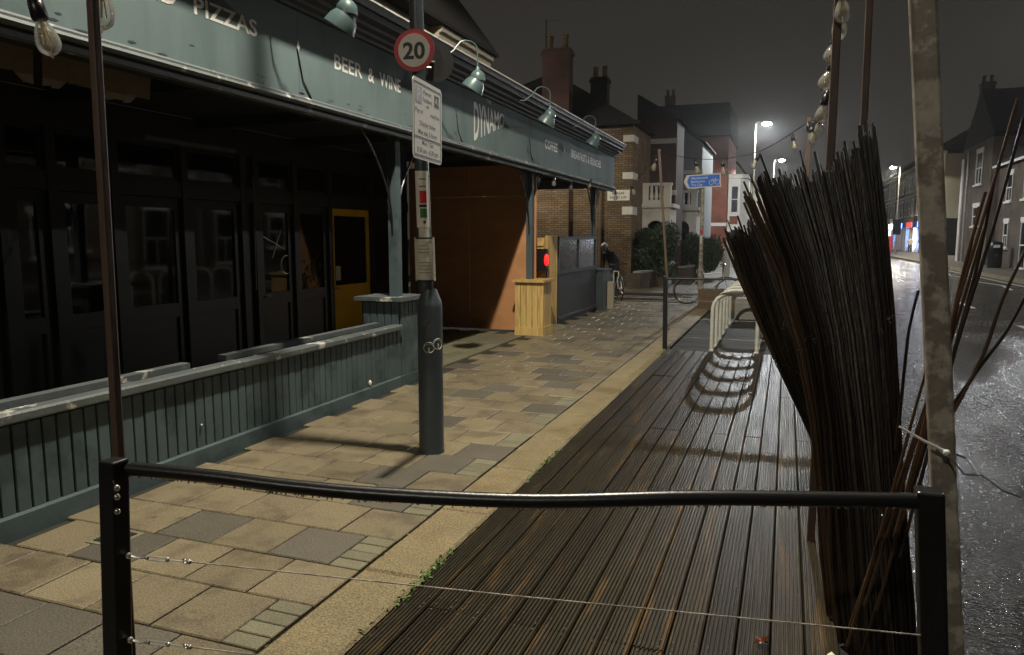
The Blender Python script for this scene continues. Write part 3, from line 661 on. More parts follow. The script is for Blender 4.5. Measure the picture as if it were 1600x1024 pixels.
MB().prism([(-.02, 1.03), (.02, 1.04), (.024, 1.07), (0.0, 1.08), (-.024, 1.06)], 'y', BY - .1005, BY - .097).xf(Matrix.Translation((BX + .01, 0, -.0))).build('faded_sticker', m_backpl, lc)

# speed sign: faces the viewer, turned a little to the road
sx, sy, sz = lean(3.12) + .012, BY - .085, 3.105
ss = thing('speed_limit_sign', 'round white speed limit sign with red ring and black 20', 'road sign', (sx, sy, sz))
ra = R(12)
mrot = Matrix.Translation((sx, sy, sz)) @ Euler((R(90), 0, ra)).to_matrix().to_4x4()
def disc(r, z0, z1, n=48): return MB().lathe([(r, z0), (r, z1)], (0, 0, 0), n).xf(mrot)
disc(.155, -.008, 0.0).build('plate', m_red, ss, smooth=True)
disc(.121, .0003, .0022).build('face', m_swhite, ss, smooth=True)
text('20', .120, m_black, 'numeral', ss, mrot @ Vector((0, -.060, .0024)), Euler((R(90), 0, ra)), align='CENTER', fat=.03, width=.170, ext=0)
MB().tube([Vector((sx + .03, sy + .02, sz - .12)), Vector((sx + .1, sy + .08, sz - .12))], .012, 6).build('clip', m_steel, ss)
s2 = thing('sign_backing', 'grey back of a second round sign behind the speed limit sign', 'road sign', (sx + .08, sy + .19, sz - .06))
MB().lathe([(.15, -.006), (.15, .0)], (0, 0, 0), 40).xf(Matrix.Translation((sx + .085, sy + .17, sz - .055)) @ Euler((R(90), 0, R(35))).to_matrix().to_4x4()).build('plate', m_backpl, s2, smooth=True)
MB().tube([(sx + .03, sy + .10, sz - .06), (sx + .085, sy + .166, sz - .06)], .012, 6).build('clip', m_backpl, s2)
# parking plate: edge-on to the street, reads towards the road
pk = thing('parking_sign', 'rectangular white parking plate with black text on the lamp column', 'parking sign', (-2.56, 5.0, 2.3))
pm = Matrix.Translation((-2.49, 4.97, 2.545)) @ Euler((R(90), R(1.5), R(90 + 3))).to_matrix().to_4x4()
PW, PH = .52, .56
def rr_poly(w, h, r, n=5):
    o = []
    for cx_, cy_, a0 in ((w / 2 - r, h / 2 - r, 0), (-w / 2 + r, h / 2 - r, 90), (-w / 2 + r, -h / 2 + r, 180), (w / 2 - r, -h / 2 + r, 270)):
        o += [(cx_ + r * math.cos(R(a0 + 90 * i / n)), cy_ + r * math.sin(R(a0 + 90 * i / n))) for i in range(n + 1)]
    return o
MB().prism(rr_poly(PW, PH, .04), 'z', -.004, 0).xf(pm).build('plate', m_swhite, pk)
fr = MB()
for (x0, x1, y0, y1) in ((-.235, .235, .248, .252), (-.235, .235, -.252, -.248), (-.237, -.233, -.252, .252), (.233, .237, -.252, .252), (-.235, .235, -.125, -.120)):
    fr.box(x0, x1, y0, y1, .0002, .0012)
fr.xf(pm).build('printed_border', m_black, pk)
prot = pm.to_euler()
def ptext(s, h, x, y, w, mat=None):
    return text(s, h, mat or m_black, 'printed_text', pk, pm @ Vector((x, y, .0005)), prot, align='CENTER', width=w, ext=0, fat=.006)
MB().box(-.215, -.105, .115, .225, .0002, .0010).xf(pm).build('faded_panel', m_backpl if False else M('faded_blue', (.42, .44, .46), .5), pk)
text('P', .085, m_white, 'printed_text', pk, pm @ Vector((-.16, .128, .0012)), prot, align='CENTER', fat=.02, ext=0)
ptext('Permit', .032, -.005, .185, .14); ptext('holders', .032, -.005, .135, .16)
MB().box(.12, .205, .135, .215, .0002, .0010).xf(pm).build('zone_box', m_black, pk); text('A1', .045, m_white, 'printed_text', pk, pm @ Vector((.162, .155, .0012)), prot, align='CENTER', fat=.015, ext=0)
ptext('or', .022, -.0, .095, .045); ptext('Pay at', .03, -.15, .045, .13); ptext('machine', .03, .13, .045, .17)
ptext('Display ticket', .032, .0, -.04, .28); ptext('Max stay 2 hours', .032, 0, -.10, .33)
ptext('Mon - Sat', .032, .0, -.172, .20); ptext('8.30 am - 6.30 pm', .034, .0, -.228, .37)
MB().tube([(-2.51, 5.15, 2.6), (lean(2.6) + .03, 5.2, 2.6)], .015, 6).build('clip', m_steel, pk)
# paper notices wrapped on the column
def wrap(name, z0, z1, w, a0, r, mat, parent=None, off=0.0):
    m = MB(); n = 10; vs = []; fs = []
    for z in (z0, z1):
        for i in range(n + 1):
            u = (i / n - .5) * w; an = R(a0) + u / r
            if abs(u) > r * 0.95:                       # the free edges stand off flat
                e = math.copysign(r * .95, u); an = R(a0) + e / r
                p = Vector((math.cos(an), math.sin(an), 0)) * r + Vector((-math.sin(an), math.cos(an), 0)) * (u - e)
            else: p = Vector((math.cos(an), math.sin(an), 0)) * r
            vs.append((lean(z) + p.x, BY + p.y, z))
    for i in range(n): fs.append((i, i + 1, n + 2 + i, n + 1 + i))
    m.add(vs, fs); o = m.build(name, mat, parent)
    sm = o.modifiers.new('thickness', 'SOLIDIFY'); sm.thickness = .0012
    return o
nt1 = thing('charging_notice', 'narrow white notice with red and green panels stuck on the lamp column', 'notice', (BX, BY - .06, 1.95))
wrap('sheet', 1.79, 2.22, .115, -70, .062, m_swhite, nt1)
wrap('red_panel', 1.975, 2.07, .055, -62, .0645, m_red, nt1); wrap('green_panel', 1.865, 1.935, .055, -62, .0645, M('print_green', (.03, .16, .04), .5), nt1)
wrap('print_line', 1.945, 1.965, .06, -64, .0645, m_black, nt1); wrap('print_line', 2.10, 2.106, .05, -64, .0645, m_black, nt1); wrap('print_line', 2.155, 2.162, .05, -64, .0645, m_black, nt1)
wrap('print_line', 1.82, 1.84, .018, -58, .0645, m_black, nt1)
nt3 = thing('torn_notice', 'torn pale scrap of paper under the red and green notice', 'notice', (BX, BY - .06, 1.72)); wrap('sheet', 1.66, 1.788, .09, -62, .0615, m_paper, nt3)
nt2 = thing('planning_notice', 'wet pale paper notice taped round the lamp column above its base', 'notice', (BX, BY - .06, 1.5))
wrap('sheet', 1.375, 1.715, .215, -72, .064, m_paper, nt2)
for k in range(9):
    if k not in (4, 5): wrap('print_line', 1.44 + .026 * k, 1.4435 + .026 * k, .10, -72, .0655, m_backpl, nt2)
wrap('strap', 1.372, 1.384, .17, -72, .067, m_black, nt2); wrap('strap', 1.702, 1.714, .17, -72, .067, m_black, nt2)

# ================================================================== RAILINGS
def post(name, x0, y0, z0, x1, y1, z1, w, mat, parent, label=None):
    m = MB(); h = w / 2
    vs = [(x + sx_ * h, y + sy_ * h, z) for x, y, z in ((x0, y0, z0), (x1, y1, z1)) for sx_, sy_ in ((-1, -1), (1, -1), (1, 1), (-1, 1))]
    m.add(vs, [(0, 3, 2, 1), (4, 5, 6, 7)] + [(i, (i + 1) % 4, 4 + (i + 1) % 4, 4 + i) for i in range(4)])
    o = m.build(name, mat, parent, label=label)
    bv = o.modifiers.new('bevel', 'BEVEL'); bv.width = .006; bv.segments = 2
    return o
rl = thing('near_railing', 'black steel railing across the foreground with a bent top bar and two wires', 'railing', (-.7, 1.7, 0))
post('post', -1.745, 1.44, -.05, -1.675, 1.44, 1.125, .055, m_blk, rl)
post('post', .445, 1.985, -.05, .345, 1.955, 1.118, .060, m_blk, rl)
hp = [(-1.67, 1.46, 1.096), (-1.42, 1.52, 1.082), (-1.21, 1.57, 1.064), (-.96, 1.63, 1.052), (-.58, 1.72, 1.052), (-.17, 1.82, 1.078), (.325, 1.945, 1.09)]
def smooth_pts(p, n=6):
    o = []
    for i in range(len(p) - 1):
        a, b, c, d = (Vector(p[max(i - 1, 0)]), Vector(p[i]), Vector(p[i + 1]), Vector(p[min(i + 2, len(p) - 1)]))
        for k in range(n):
            t = k / n; o.append(.5 * ((2 * b) + (c - a) * t + (2 * a - 5 * b + 4 * c - d) * t * t + (3 * b - a - 3 * c + d) * t ** 3))
    o.append(Vector(p[-1])); return o
hs = smooth_pts(hp)
MB().tube(hs, .019, 14).build('handrail', m_blk, rl, smooth=True)
dp = MB(); rd = random.Random(4)
for k in range(150):
    t = rd.random() * (len(hs) - 1.01); i = int(t); p = hs[i].lerp(hs[i + 1], t - i)
    r_ = rd.uniform(.0013, .0034); dp.sphere((p.x + rd.uniform(-.006, .006), p.y - rd.uniform(0, .01), p.z - .0185 - r_ * .3), (r_, r_ * 1.3), 6, 4)
dp.build('water_droplets', glass('water', (.95, .95, .95), .05, .55), rl, smooth=True, kind='stuff')
wires = [((-1.645, 1.45, .853), (.385, 1.95, .752)), ((-1.66, 1.45, .605), (.40, 1.95, .50))]
for a, b in wires:
    a, b = Vector(a), Vector(b); d = (b - a).normalized()
    tb = MB(); tb.tube([a, a + d * .02 + Vector((0, 0, -.004)), a + d * .045], .003, 6)
    tb.tube([a + d * .045 + Vector((0, 0, .005)), a + d * .105 + Vector((0, 0, .005))], .0024, 6).tube([a + d * .045 - Vector((0, 0, .005)), a + d * .105 - Vector((0, 0, .005))], .0024, 6)
    tb.sphere(a + d * .045, .0065).sphere(a + d * .105, .0065).tube([a + d * .105, a + d * .15], .0028, 6)
    tb.ring(a + d * .155, .008, .0025, (0, 1, .3), 12, 5).sphere(a + d * .168, .007)
    tb.build('turnbuckle', m_steel, rl, smooth=True)
    mid = (a + b) / 2 - Vector((0, 0, .004))
    MB().tube([a + d * .165, mid, b - d * .02], .0019, 6).build('wire', m_galv, rl)
    MB().sphere(a - d * .008, .009).tube([b - d * .03, b + d * .01], .006, 6).sphere(b - d * .02, .009).build('fixing', m_steel, rl)
for z in (1.06, 1.035, .995): MB().sphere((-1.668 + .034 - (1.09 - z) * .06, 1.41, z), (.008, .009)).build('bolt', m_steel, rl, smooth=True)
# timber battens that carry the festoon
def batten(p0, p1, w, label, name='timber_pole'):
    o = post(name, *p0, *p1, w, m_pole, None)
    return tag(o, label, 'pole', 'brown battens carrying the festoon lights')
batten((-1.735, 1.497, .0), (-1.70, 1.50, 3.1), .025, 'brown timber pole tied to the left railing post in the foreground')
batten((-1.70, 11.44, 1.13), (-1.86, 11.4, 3.02), .036, 'thin brown timber pole standing on the far railing post')
batten((.20, 4.4, -.02), (.20, 4.4, 3.06), .042, 'brown timber pole behind the reed screen with a cluster of bulbs on it')
batten((.19, 9.0, -.02), (.175, 9.0, 3.02), .048, 'short looking pale brown pole left of the others, farthest along the reeds')
batten((.30, 3.45, -.02), (.265, 3.45, 3.5), .027, 'thin brown pole rising out of frame just right of the bulb cluster')
# galvanised pole tied to the right post
gp = thing('galvanised_pole', 'mottled galvanised square pole leaning at the right beside the railing', 'pole', (.49, 2.1, 0))
gm = MB(); w = .029
p0, p1 = Vector((.522, 2.10, -.12)), Vector((.240, 2.12, 2.75))
gm.add([p + Vector((sx_ * w, sy_ * w * .8, 0)) for p in (p0, p1) for sx_, sy_ in ((-1, -1), (1, -1), (1, 1), (-1, 1))], [(0, 3, 2, 1), (4, 5, 6, 7)] + [(i, (i + 1) % 4, 4 + (i + 1) % 4, 4 + i) for i in range(4)])
o = gm.build('pole', m_galv, gp); bv = o.modifiers.new('bevel', 'BEVEL'); bv.width = .007; bv.segments = 2
ct = thing('cable_tie', 'pale cable tie fastening the reeds to the galvanised pole', 'cable tie', (.42, 2.05, 1.15))
tc = Vector((.425, 2.07, 1.145))
MB().tube([(.395, 2.03, 1.19), (.425, 2.0, 1.15), (.47, 2.055, 1.135), (.46, 2.15, 1.15), (.40, 2.13, 1.175), (.375, 2.06, 1.195), (.395, 2.03, 1.19)], .0028, 6).build('loop', m_backpl, ct)
MB().tube([(.395, 2.04, 1.19), (.34, 2.04, 1.215), (.285, 2.045, 1.245)], [.004, .0035, .003], 6).sphere((.392, 2.035, 1.19), .009).build('tail', m_white, ct)
MB().tube([(.47, 2.05, 1.14), (.52, 2.05, 1.105), (.56, 2.06, 1.09)], .0025, 6).build('tail', m_backpl, ct)
# far railing
fr_ = thing('far_railing', 'thin black railing with wires closing the far end of the deck', 'railing', (-.7, 11.42, 0))
post('post', -1.70, 11.42, -.1, -1.715, 11.42, 1.125, .066, m_blk, fr_); post('post', .34, 11.45, -.1, .34, 11.45, 1.10, .066, m_blk, fr_)
MB().tube([(-1.71, 11.4, 1.085), (.33, 11.43, 1.10)], .019, 10).build('handrail', m_blk, fr_)
for z in (.76, .48, .2): MB().tube([(-1.68, 11.4, z), (-.6, 11.4, z - .006), (.33, 11.43, z)], .0022, 6).build('wire', m_galv, fr_)

# ================================================================== FESTOON STRINGS
me_sock = unit_mesh(MB().lathe([(.006, .075), (.012, .07), (.014, .05), (.019, .046), (.021, .0), (.016, -.004)], n=10), 'socket', m_blk, True)
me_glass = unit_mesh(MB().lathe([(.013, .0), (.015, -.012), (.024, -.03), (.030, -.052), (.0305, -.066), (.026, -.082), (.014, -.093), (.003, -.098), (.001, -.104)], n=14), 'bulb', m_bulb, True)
fm = MB()
for k in range(4):
    q = k * 1.57; fm.tube([(.004 * math.cos(q), .004 * math.sin(q), -.015), (.012 * math.cos(q + .4), .012 * math.sin(q + .4), -.066)], .0016, 5)
fm.tube([(0, 0, 0), (0, 0, -.03)], .0035, 6)
me_fil = unit_mesh(fm, 'filament', m_fil)
def festoon(name, pts, bulbs, label, r=.0042, seed=1, scale=1.3):
    t = thing(name, label, 'string lights', pts[0], 'festoon lights'); sp = smooth_pts(pts, 10); rq = random.Random(seed)
    MB().tube(sp, r, 6).build('cable', m_blk, t)
    L_ = len(sp) - 1
    for b in bulbs:
        i = min(int(b * L_), L_ - 1); p = sp[i].lerp(sp[i + 1], b * L_ - i)
        s = inst('socket', me_sock, p + Vector((0, 0, -.075 * scale)), t, rot=(rq.uniform(-.45, .45), rq.uniform(-.45, .45), rq.random() * 6), sc=(scale,) * 3)
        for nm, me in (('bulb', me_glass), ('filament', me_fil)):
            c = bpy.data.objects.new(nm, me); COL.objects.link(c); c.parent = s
    return t
festoon('festoon_string', [(-2.9, 1.95, 2.78), (-2.44, 1.92, 2.56), (-2.12, 1.90, 2.62), (-1.71, 1.6, 2.98)], [.34, .66], 'black festoon cable with two clear bulbs in the top left corner', seed=3)
festoon('festoon_string', [(.27, 3.45, 3.4), (.21, 4.36, 3.02), (.205, 4.9, 2.86), (.20, 6.0, 2.72), (.19, 7.4, 2.76), (.175, 8.97, 2.98)],
        [.19, .23, .34, .44, .56, .66, .78, .88, .95], 'festoon string with clustered bulbs running away along the poles above the reeds', seed=5)
festoon('festoon_string', [(.175, 8.97, 2.98), (-.3, 9.7, 2.78), (-.8, 10.3, 2.74), (-1.3, 10.9, 2.82), (-1.86, 11.4, 2.98)],
        [.1, .3, .52, .72], 'festoon string spanning the deck between the two far poles', seed=6)
festoon('festoon_string', [(-1.86, 11.4, 2.98), (-2.5, 12.8, 2.66), (-3.2, 14.5, 2.64), (-4.05, 17.2, 3.0)], [.06, .36, .66], 'festoon string from the far pole to the end of the fascia', seed=7)
festoon('festoon_string', [(-4.05, 17.1, 3.1), (-4.03, 15.6, 2.95), (-4.04, 14.3, 2.84), (-4.1, 13.2, 2.86), (-4.2, 12.3, 2.9)], [.22, .5, .72, .9], 'festoon string looped under the far end of the teal fascia', seed=8)

# ================================================================== CYCLE RACK, PLANTERS, SIGNPOST
rk = thing('cycle_rack', 'grey steel toast rack cycle stand of rounded hoops beyond the deck', 'cycle rack', (-.66, 13, 0))
for k in range(6):
    yy = 11.62 + .76 * k; x0, x1, h, r_ = -1.02, -.36, .86, .24
    pts = [(x0, yy, -.02), (x0, yy, h - r_)] + [(x0 + r_ - r_ * math.cos(R(a)), yy, h - r_ + r_ * math.sin(R(a))) for a in (22, 45, 68, 90)]
    pts += [(x1 - r_ + r_ * math.sin(R(a)), yy, h - r_ + r_ * math.cos(R(a))) for a in (0, 22, 45, 68, 90)] + [(x1, yy, -.02)]
    MB().tube(pts, .031, 10).build('hoop', m_rack, rk, smooth=True)
for x in (-1.02, -.36): MB().box(x - .03, x + .03, 11.5, 15.6, -.019, -.005).build('base_rail', m_rack, rk)
pt = thing('wooden_planter', 'low brown timber planter box beside the sign post', 'planter', (-1.5, 18.6, 0))
for k in range(3): B('side_board', m_wood, -1.95, -1.05, 18.2, 18.24, -.1 + .19 * k, .085 + .19 * k, pt)
B('planter_core', m_dark, -1.93, -1.07, 18.242, 18.95, -.12, .44, pt); B('end_board', m_wood, -1.05, -1.02, 18.2, 18.95, -.1, .46, pt)
tag(MB().bbox(-.98, .25, 16.3, 16.8, -.12, .42, .02).build('concrete_planter', m_conc), 'pale concrete block planter behind the cycle rack', 'planter')
sp = thing('direction_sign', 'blue cycle route sign on a grey post naming three places', 'direction sign', (-2.0, 19, 0))
MB().tube([(-2.0, 19.0, 0), (-2.0, 19.0, 3.2)], .045, 12).build('post', m_galv, sp, smooth=True)
MB().lathe([(.06, 0), (.06, .9), (.05, .95)], (-2.0, 19.0, 0), 12).build('post_base', m_galv, sp, smooth=True)
m_blue = M('sign_blue', (.03, .20, .85), .35, var=.03)
dm = Matrix.Translation((-2.02, 18.93, 3.07)) @ Euler((R(90), R(-3), R(10))).to_matrix().to_4x4()
MB().prism([(-.44, .02), (-.36, -.16), (.45, -.16), (.45, .17), (-.36, .17)], 'z', -.006, 0).xf(dm).build('blade', m_white, sp)
MB().prism([(-.36, .01), (-.30, -.13), (.42, -.13), (.42, .14), (-.30, .14)], 'z', .0004, .002).xf(dm).build('blue_face', m_blue, sp)
dre = dm.to_euler()
for s, yy, w in (('Wandsworth', .055, .40), ('Battersea', -.025, .33), ('The City', -.105, .27)): text(s, .058, m_white, 'lettering', sp, dm @ Vector((-.26, yy, .0022)), dre, width=w, fat=.01, ext=0)
bk = MB(); bk.ring((.22, -.04, .004), .055, .008, (0, 0, 1), 18, 4).ring((.36, -.04, .004), .055, .008, (0, 0, 1), 18, 4)
bk.tube([(.22, -.04, .004), (.25, .03, .004), (.32, .03, .004), (.36, -.04, .004)], .008, 4).tube([(.25, .03, .004), (.29, -.04, .004), (.32, .05, .004), (.34, .06, .004)], .008, 4)
bk.xf(dm).build('cycle_symbol', m_white, sp)
MB().tube([(-2.0, 18.945, 1.55), (-2.0, 18.945, 1.75)], .02, 8).build('sticker', m_swhite, sp); MB().box(-2.03, -1.97, 18.94, 18.95, 1.78, 1.9).build('sticker', m_red, sp)

def bicycle(loc, rz, label, tilt=0.0):
    t = thing('bicycle', label, 'bicycle', (0, 0, 0)); r = .335
    for x in (0, 1.03):
        wl = MB().ring((x, 0, r), r - .015, .017, (0, 1, 0), 32, 7).build('wheel', m_rubber, t, smooth=True)
        sp_ = MB()
        for k in range(14): sp_.tube([(x, 0, r), (x + (r - .03) * math.cos(k * .449), 0, r + (r - .03) * math.sin(k * .449))], .0022, 4)
        sp_.sphere((x, 0, r), .025).build('spokes', m_steel, wl)
        MB().ring((x, 0, r + .005), r + .02, .012, (0, 1, 0), 32, 5).build('mudguard', m_backpl, t)
    f = MB(); bb = (.44, 0, .29); st = (.36, 0, .78); hd = (.86, 0, .80); hl = (.89, 0, .66)
    for a, b in ((bb, st), (st, hd), (bb, hl), (hd, hl)): f.tube([a, b], .017, 8)
    for s in (-.05, .05): f.tube([bb, (0, s, r)], .010, 6).tube([st, (0, s, r)], .009, 6).tube([hl, (.93, s, .6), (1.03, s, r)], .012, 6)
    f.build('frame', M('bike_frame', (.6, .6, .56), .35, metal=.2), t, smooth=True)
    MB().tube([st, (.33, 0, .93)], .013, 6).sphere((.30, 0, .95), (.10, .03), 10, 6).build('saddle', m_rubber, t)
    MB().tube([hd, (.87, 0, .98)], .014, 6).tube([(.80, -.28, 1.0), (.90, -.2, 1.02), (.92, 0, 1.0), (.90, .2, 1.02), (.80, .28, 1.0)], .013, 7).build('handlebar', m_blk, t)
    MB().ring((.44, -.05, .29), .085, .006, (0, 1, 0), 20, 4).tube([(.44, -.06, .29), (.52, -.07, .14)], .009, 5).box(.48, .58, -.14, -.06, .125, .15).build('crank', m_blk, t)
    t.location = loc; t.rotation_euler = (tilt, 0, rz); return t
bicycle((-2.35, 19.35, 0), R(6), 'dark bicycle leaning against the blue sign post', R(3))
bicycle((-4.72, 20.9, -.03), R(-62), 'bicycle held by the stooping person beside the brick wall')

# ------------------------------------------------------------------ people
def skin_body(name, parent, joints, bones, mat, root=0, sub=2):
    me = bpy.data.meshes.new(name); me.from_pydata([j[0] for j in joints], bones, []); o = bpy.data.objects.new(name, me); reg(o, (0, 0, 0) if parent is None else WL[parent.name], parent)
    o.location = (0, 0, 0); me.materials.append(mat)
    sm = o.modifiers.new('skin', 'SKIN'); sm.use_smooth_shade = True
    if not me.skin_vertices: me.attributes
    bpy.context.view_layer.objects.active = o
    lay = me.skin_vertices[0].data if me.skin_vertices else None
    if lay:
        for i, j in enumerate(joints):
            rr_ = j[1] if isinstance(j[1], tuple) else (j[1], j[1]); lay[i].radius = rr_; lay[i].use_root = (i == root)
    ss_ = o.modifiers.new('sub', 'SUBSURF'); ss_.levels = sub; ss_.render_levels = sub
    return o
m_coat = M('dark_coat', (.018, .017, .018), .7); m_skin = M('skin', (.42, .26, .18), .55); m_trous = M('dark_trousers', (.03, .03, .035), .8)
def person(loc, rz, label, bend=0.0, coat=None, trous=None, cap=None, scale=1.0):
    t = thing('person', label, 'person', (0, 0, 0))
    cb, sb = math.cos(bend), math.sin(bend)
    def up(z, x=0, f=0):      # torso point rotated forward (+y) about the hips
        h = z - .92; return (x, h * sb + f * cb, .92 + h * cb - f * sb)
    J = [(up(.92), (.15, .11)), (up(1.12), (.14, .10)), (up(1.36), (.18, .11)), (up(1.47), (.07, .07)), (up(1.54), (.052, .055)), (up(1.63, 0, .02), (.072, .09)), (up(1.72, 0, .01), (.066, .08))]
    Bn = [(0, 1), (1, 2), (2, 3), (3, 4), (4, 5), (5, 6)]
    for s in (-1, 1):
        k = len(J)
        J += [((s * .09, 0, .86), .09), ((s * .10, .03, .48), .062), ((s * .10, -.03, .10), .042), ((s * .11, .10, .035), (.038, .03))]
        Bn += [(0, k), (k, k + 1), (k + 1, k + 2), (k + 2, k + 3)]
        k = len(J); el = up(1.12, s * .25, .05); ha = up(.98, s * .22, .28) if bend < .3 else up(1.0, s * .2, .34)
        J += [(up(1.40, s * .17), .062), (el, .05), (ha, .034)]
        Bn += [(2, k), (k, k + 1), (k + 1, k + 2)]
    skin_body('body', t, J, Bn, coat or m_coat)
    fc = MB(); c = Vector(up(1.65, 0, .075)); fc.sphere(c, (.055, .085), 12, 8); fc.build('face', m_skin, t, smooth=True)
    if cap:
        c = Vector(up(1.715, 0, .01)); MB().sphere(c, (.1, .085), 14, 8).build('cap', cap, t, smooth=True)
    for s in (-1, 1):
        k = Vector(up(.98, s * .22, .28) if bend < .3 else up(1.0, s * .2, .34)); h_ = MB().sphere(k, (.032, .042), 8, 6)
        for q in range(4): h_.tube([k + Vector((s * (.02 - .012 * q), .02, -.02)), k + Vector((s * (.022 - .012 * q), .045, -.06)), k + Vector((s * (.02 - .012 * q), .035, -.085))], .008, 5)
        h_.tube([k + Vector((-s * .025, .01, 0)), k + Vector((-s * .045, .03, -.04))], .009, 5)
        h_.build('hand', m_skin, t, smooth=True)
    tr = MB()
    for s in (-1, 1): tr.tube([(s * .09, 0, .88), (s * .10, .03, .48), (s * .10, -.03, .07)], [.098, .074, .062], 10)
    tr.build('trousers', trous or m_trous, t, smooth=True)
    t.location = loc; t.rotation_euler = (0, 0, rz); t.scale = (scale,) * 3; return t
person((-4.72, 21.45, -.03), R(160), 'person in a dark coat and pale cap stooping over a bicycle by the brick wall', bend=.75, cap=m_white)
person((11.9, 86.0, .02), R(160), 'distant pedestrian with a pale top standing before the lit shops', coat=m_cream, trous=m_trous)
person((12.7, 85.0, .02), R(200), 'distant pedestrian in dark clothes beside the lit shops')

# ================================================================== REED SCREENS
def reeds(name, label, n, base, top, bend, mat_sel, rad, seed, wires_at=()):
    """base/top: functions u in 0..1 -> point; bend: sideways bulge of the middle"""
    t = thing(name, label, 'reed screen', base(.5)); rq = random.Random(seed); wp = {w: [] for w in wires_at}
    for i in range(n):
        u = (i + rq.uniform(-.6, .6)) / n; u = min(1, max(0, u))
        b = Vector(base(u)) + Vector((rq.gauss(0, .008), rq.gauss(0, .035), 0)); tp_ = Vector(top(u)) + Vector((rq.gauss(0, .013), rq.gauss(0, .04), rq.gauss(0, .020)))
        tp_.z += .035 * math.sin(u * 37 + seed) + .025 * math.sin(u * 91) + (rq.uniform(.03, .09) if rq.random() < .06 else 0)
        bd = Vector(bend(u)); pts = []
        for k in range(7):
            s = k / 6; p = b.lerp(tp_, s) + bd * (5.2 * s ** 1.6 * (1 - s)) + Vector((rq.gauss(0, .003), rq.gauss(0, .004), 0)); pts.append(p)
        r0 = rad * rq.uniform(.7, 1.3)
        o = MB().tube(pts, [r0, r0, r0 * .97, r0 * .95, r0 * .9, r0 * .86, r0 * .8], 5).build('rod', m_reed3 if u < .07 else mat_sel(rq), t, smooth=True)  # first rods lighter: lamplight on the left edge put into the colour
        for w in wires_at: wp[w].append(pts[int(w * 6)] + Vector((0, -.008, 0)))
    for w in wires_at: MB().tube(wp[w], .0012, 4).build('binding_wire', m_steel, t)
    return t
def lerp3(a, b): return lambda u: tuple(a[i] + (b[i] - a[i]) * u for i in range(3))
ms = lambda q: m_reed2 if q.random() < .25 else m_reed
# front curl: stands along the deck edge, its top fallen over the deck
reeds('reed_screen', 'tall dark willow reed screen curling over the right edge of the deck', 290,
      lambda u: (.27 + .27 * u, 3.55 - .45 * u - .25 * math.sin(u * 3.1), -.03), lambda u: (-.16 + .47 * u, 3.30 + .25 * math.sin(u * 3), 1.91 + .10 * u + (.12 * max(0, u - .72) / .28)),
      lambda u: (.105 - .085 * u, 0, 0), ms, .0068, 11, (.34, .67))
# back layer of the same roll, thickening it
reeds('reed_screen', 'rear fold of the tall willow screen, half hidden behind its front fold', 130,
      lambda u: (.34 + .24 * u, 3.95 - .3 * u, -.03), lambda u: (-.02 + .33 * u, 3.75, 1.86 + .12 * u), lambda u: (.10 - .07 * u, 0, 0), ms, .0085, 12)
reeds('reed_screen', 'shorter willow screen behind, fanned out over the deck towards the cycle rack', 240,
      lambda u: (.40 + .04 * u, 5.6 - 1.2 * u, -.03), lambda u: (-.40 + .42 * u, 5.35 - .4 * u, 1.70 + .14 * u), lambda u: (-.03 + .06 * u, 0, 0), ms, .0072, 13, (.5, .83))
lr = thing('loose_rods', 'loose willow rods leaning behind the galvanised pole over the road', 'reeds', (.45, 2.5, 0)); rq = random.Random(21)
for (b, t_) in (((.33, 2.32, .85), (.544, 2.3, 2.075)), ((.345, 2.3, .8), (.561, 2.3, 2.03)), ((.35, 2.34, .9), (.488, 2.3, 1.838)), ((.30, 2.36, .6), (.48, 2.32, 1.80)),
                ((.43, 2.3, 1.22), (.594, 2.28, 1.569)), ((.40, 2.3, 1.1), (.585, 2.27, 1.695)), ((.235, 2.42, .5), (.46, 2.34, 1.62)), ((.325, 2.36, 1.1), (.352, 2.34, 1.57)),
                ((.23, 2.4, .45), (.42, 2.36, 1.5)), ((.27, 2.38, .6), (.50, 2.34, 1.74)), ((.36, 2.33, .95), (.515, 2.33, 1.90)), ((.25, 2.41, .3), (.40, 2.38, 1.2))):
    b, t_ = Vector(b), Vector(t_); md = (b + t_) / 2 + Vector((rq.uniform(-.012, .02), 0, rq.uniform(-.02, .02)))
    MB().tube(smooth_pts([b, b.lerp(md, .5), md, md.lerp(t_, .5) + Vector((rq.uniform(-.008, .008), 0, 0)), t_], 3), [.0050] * 4 + [.0048] * 5 + [.0042] * 4, 6).build('rod', m_reed3 if rq.random() < .5 else m_reed2, lr, smooth=True)

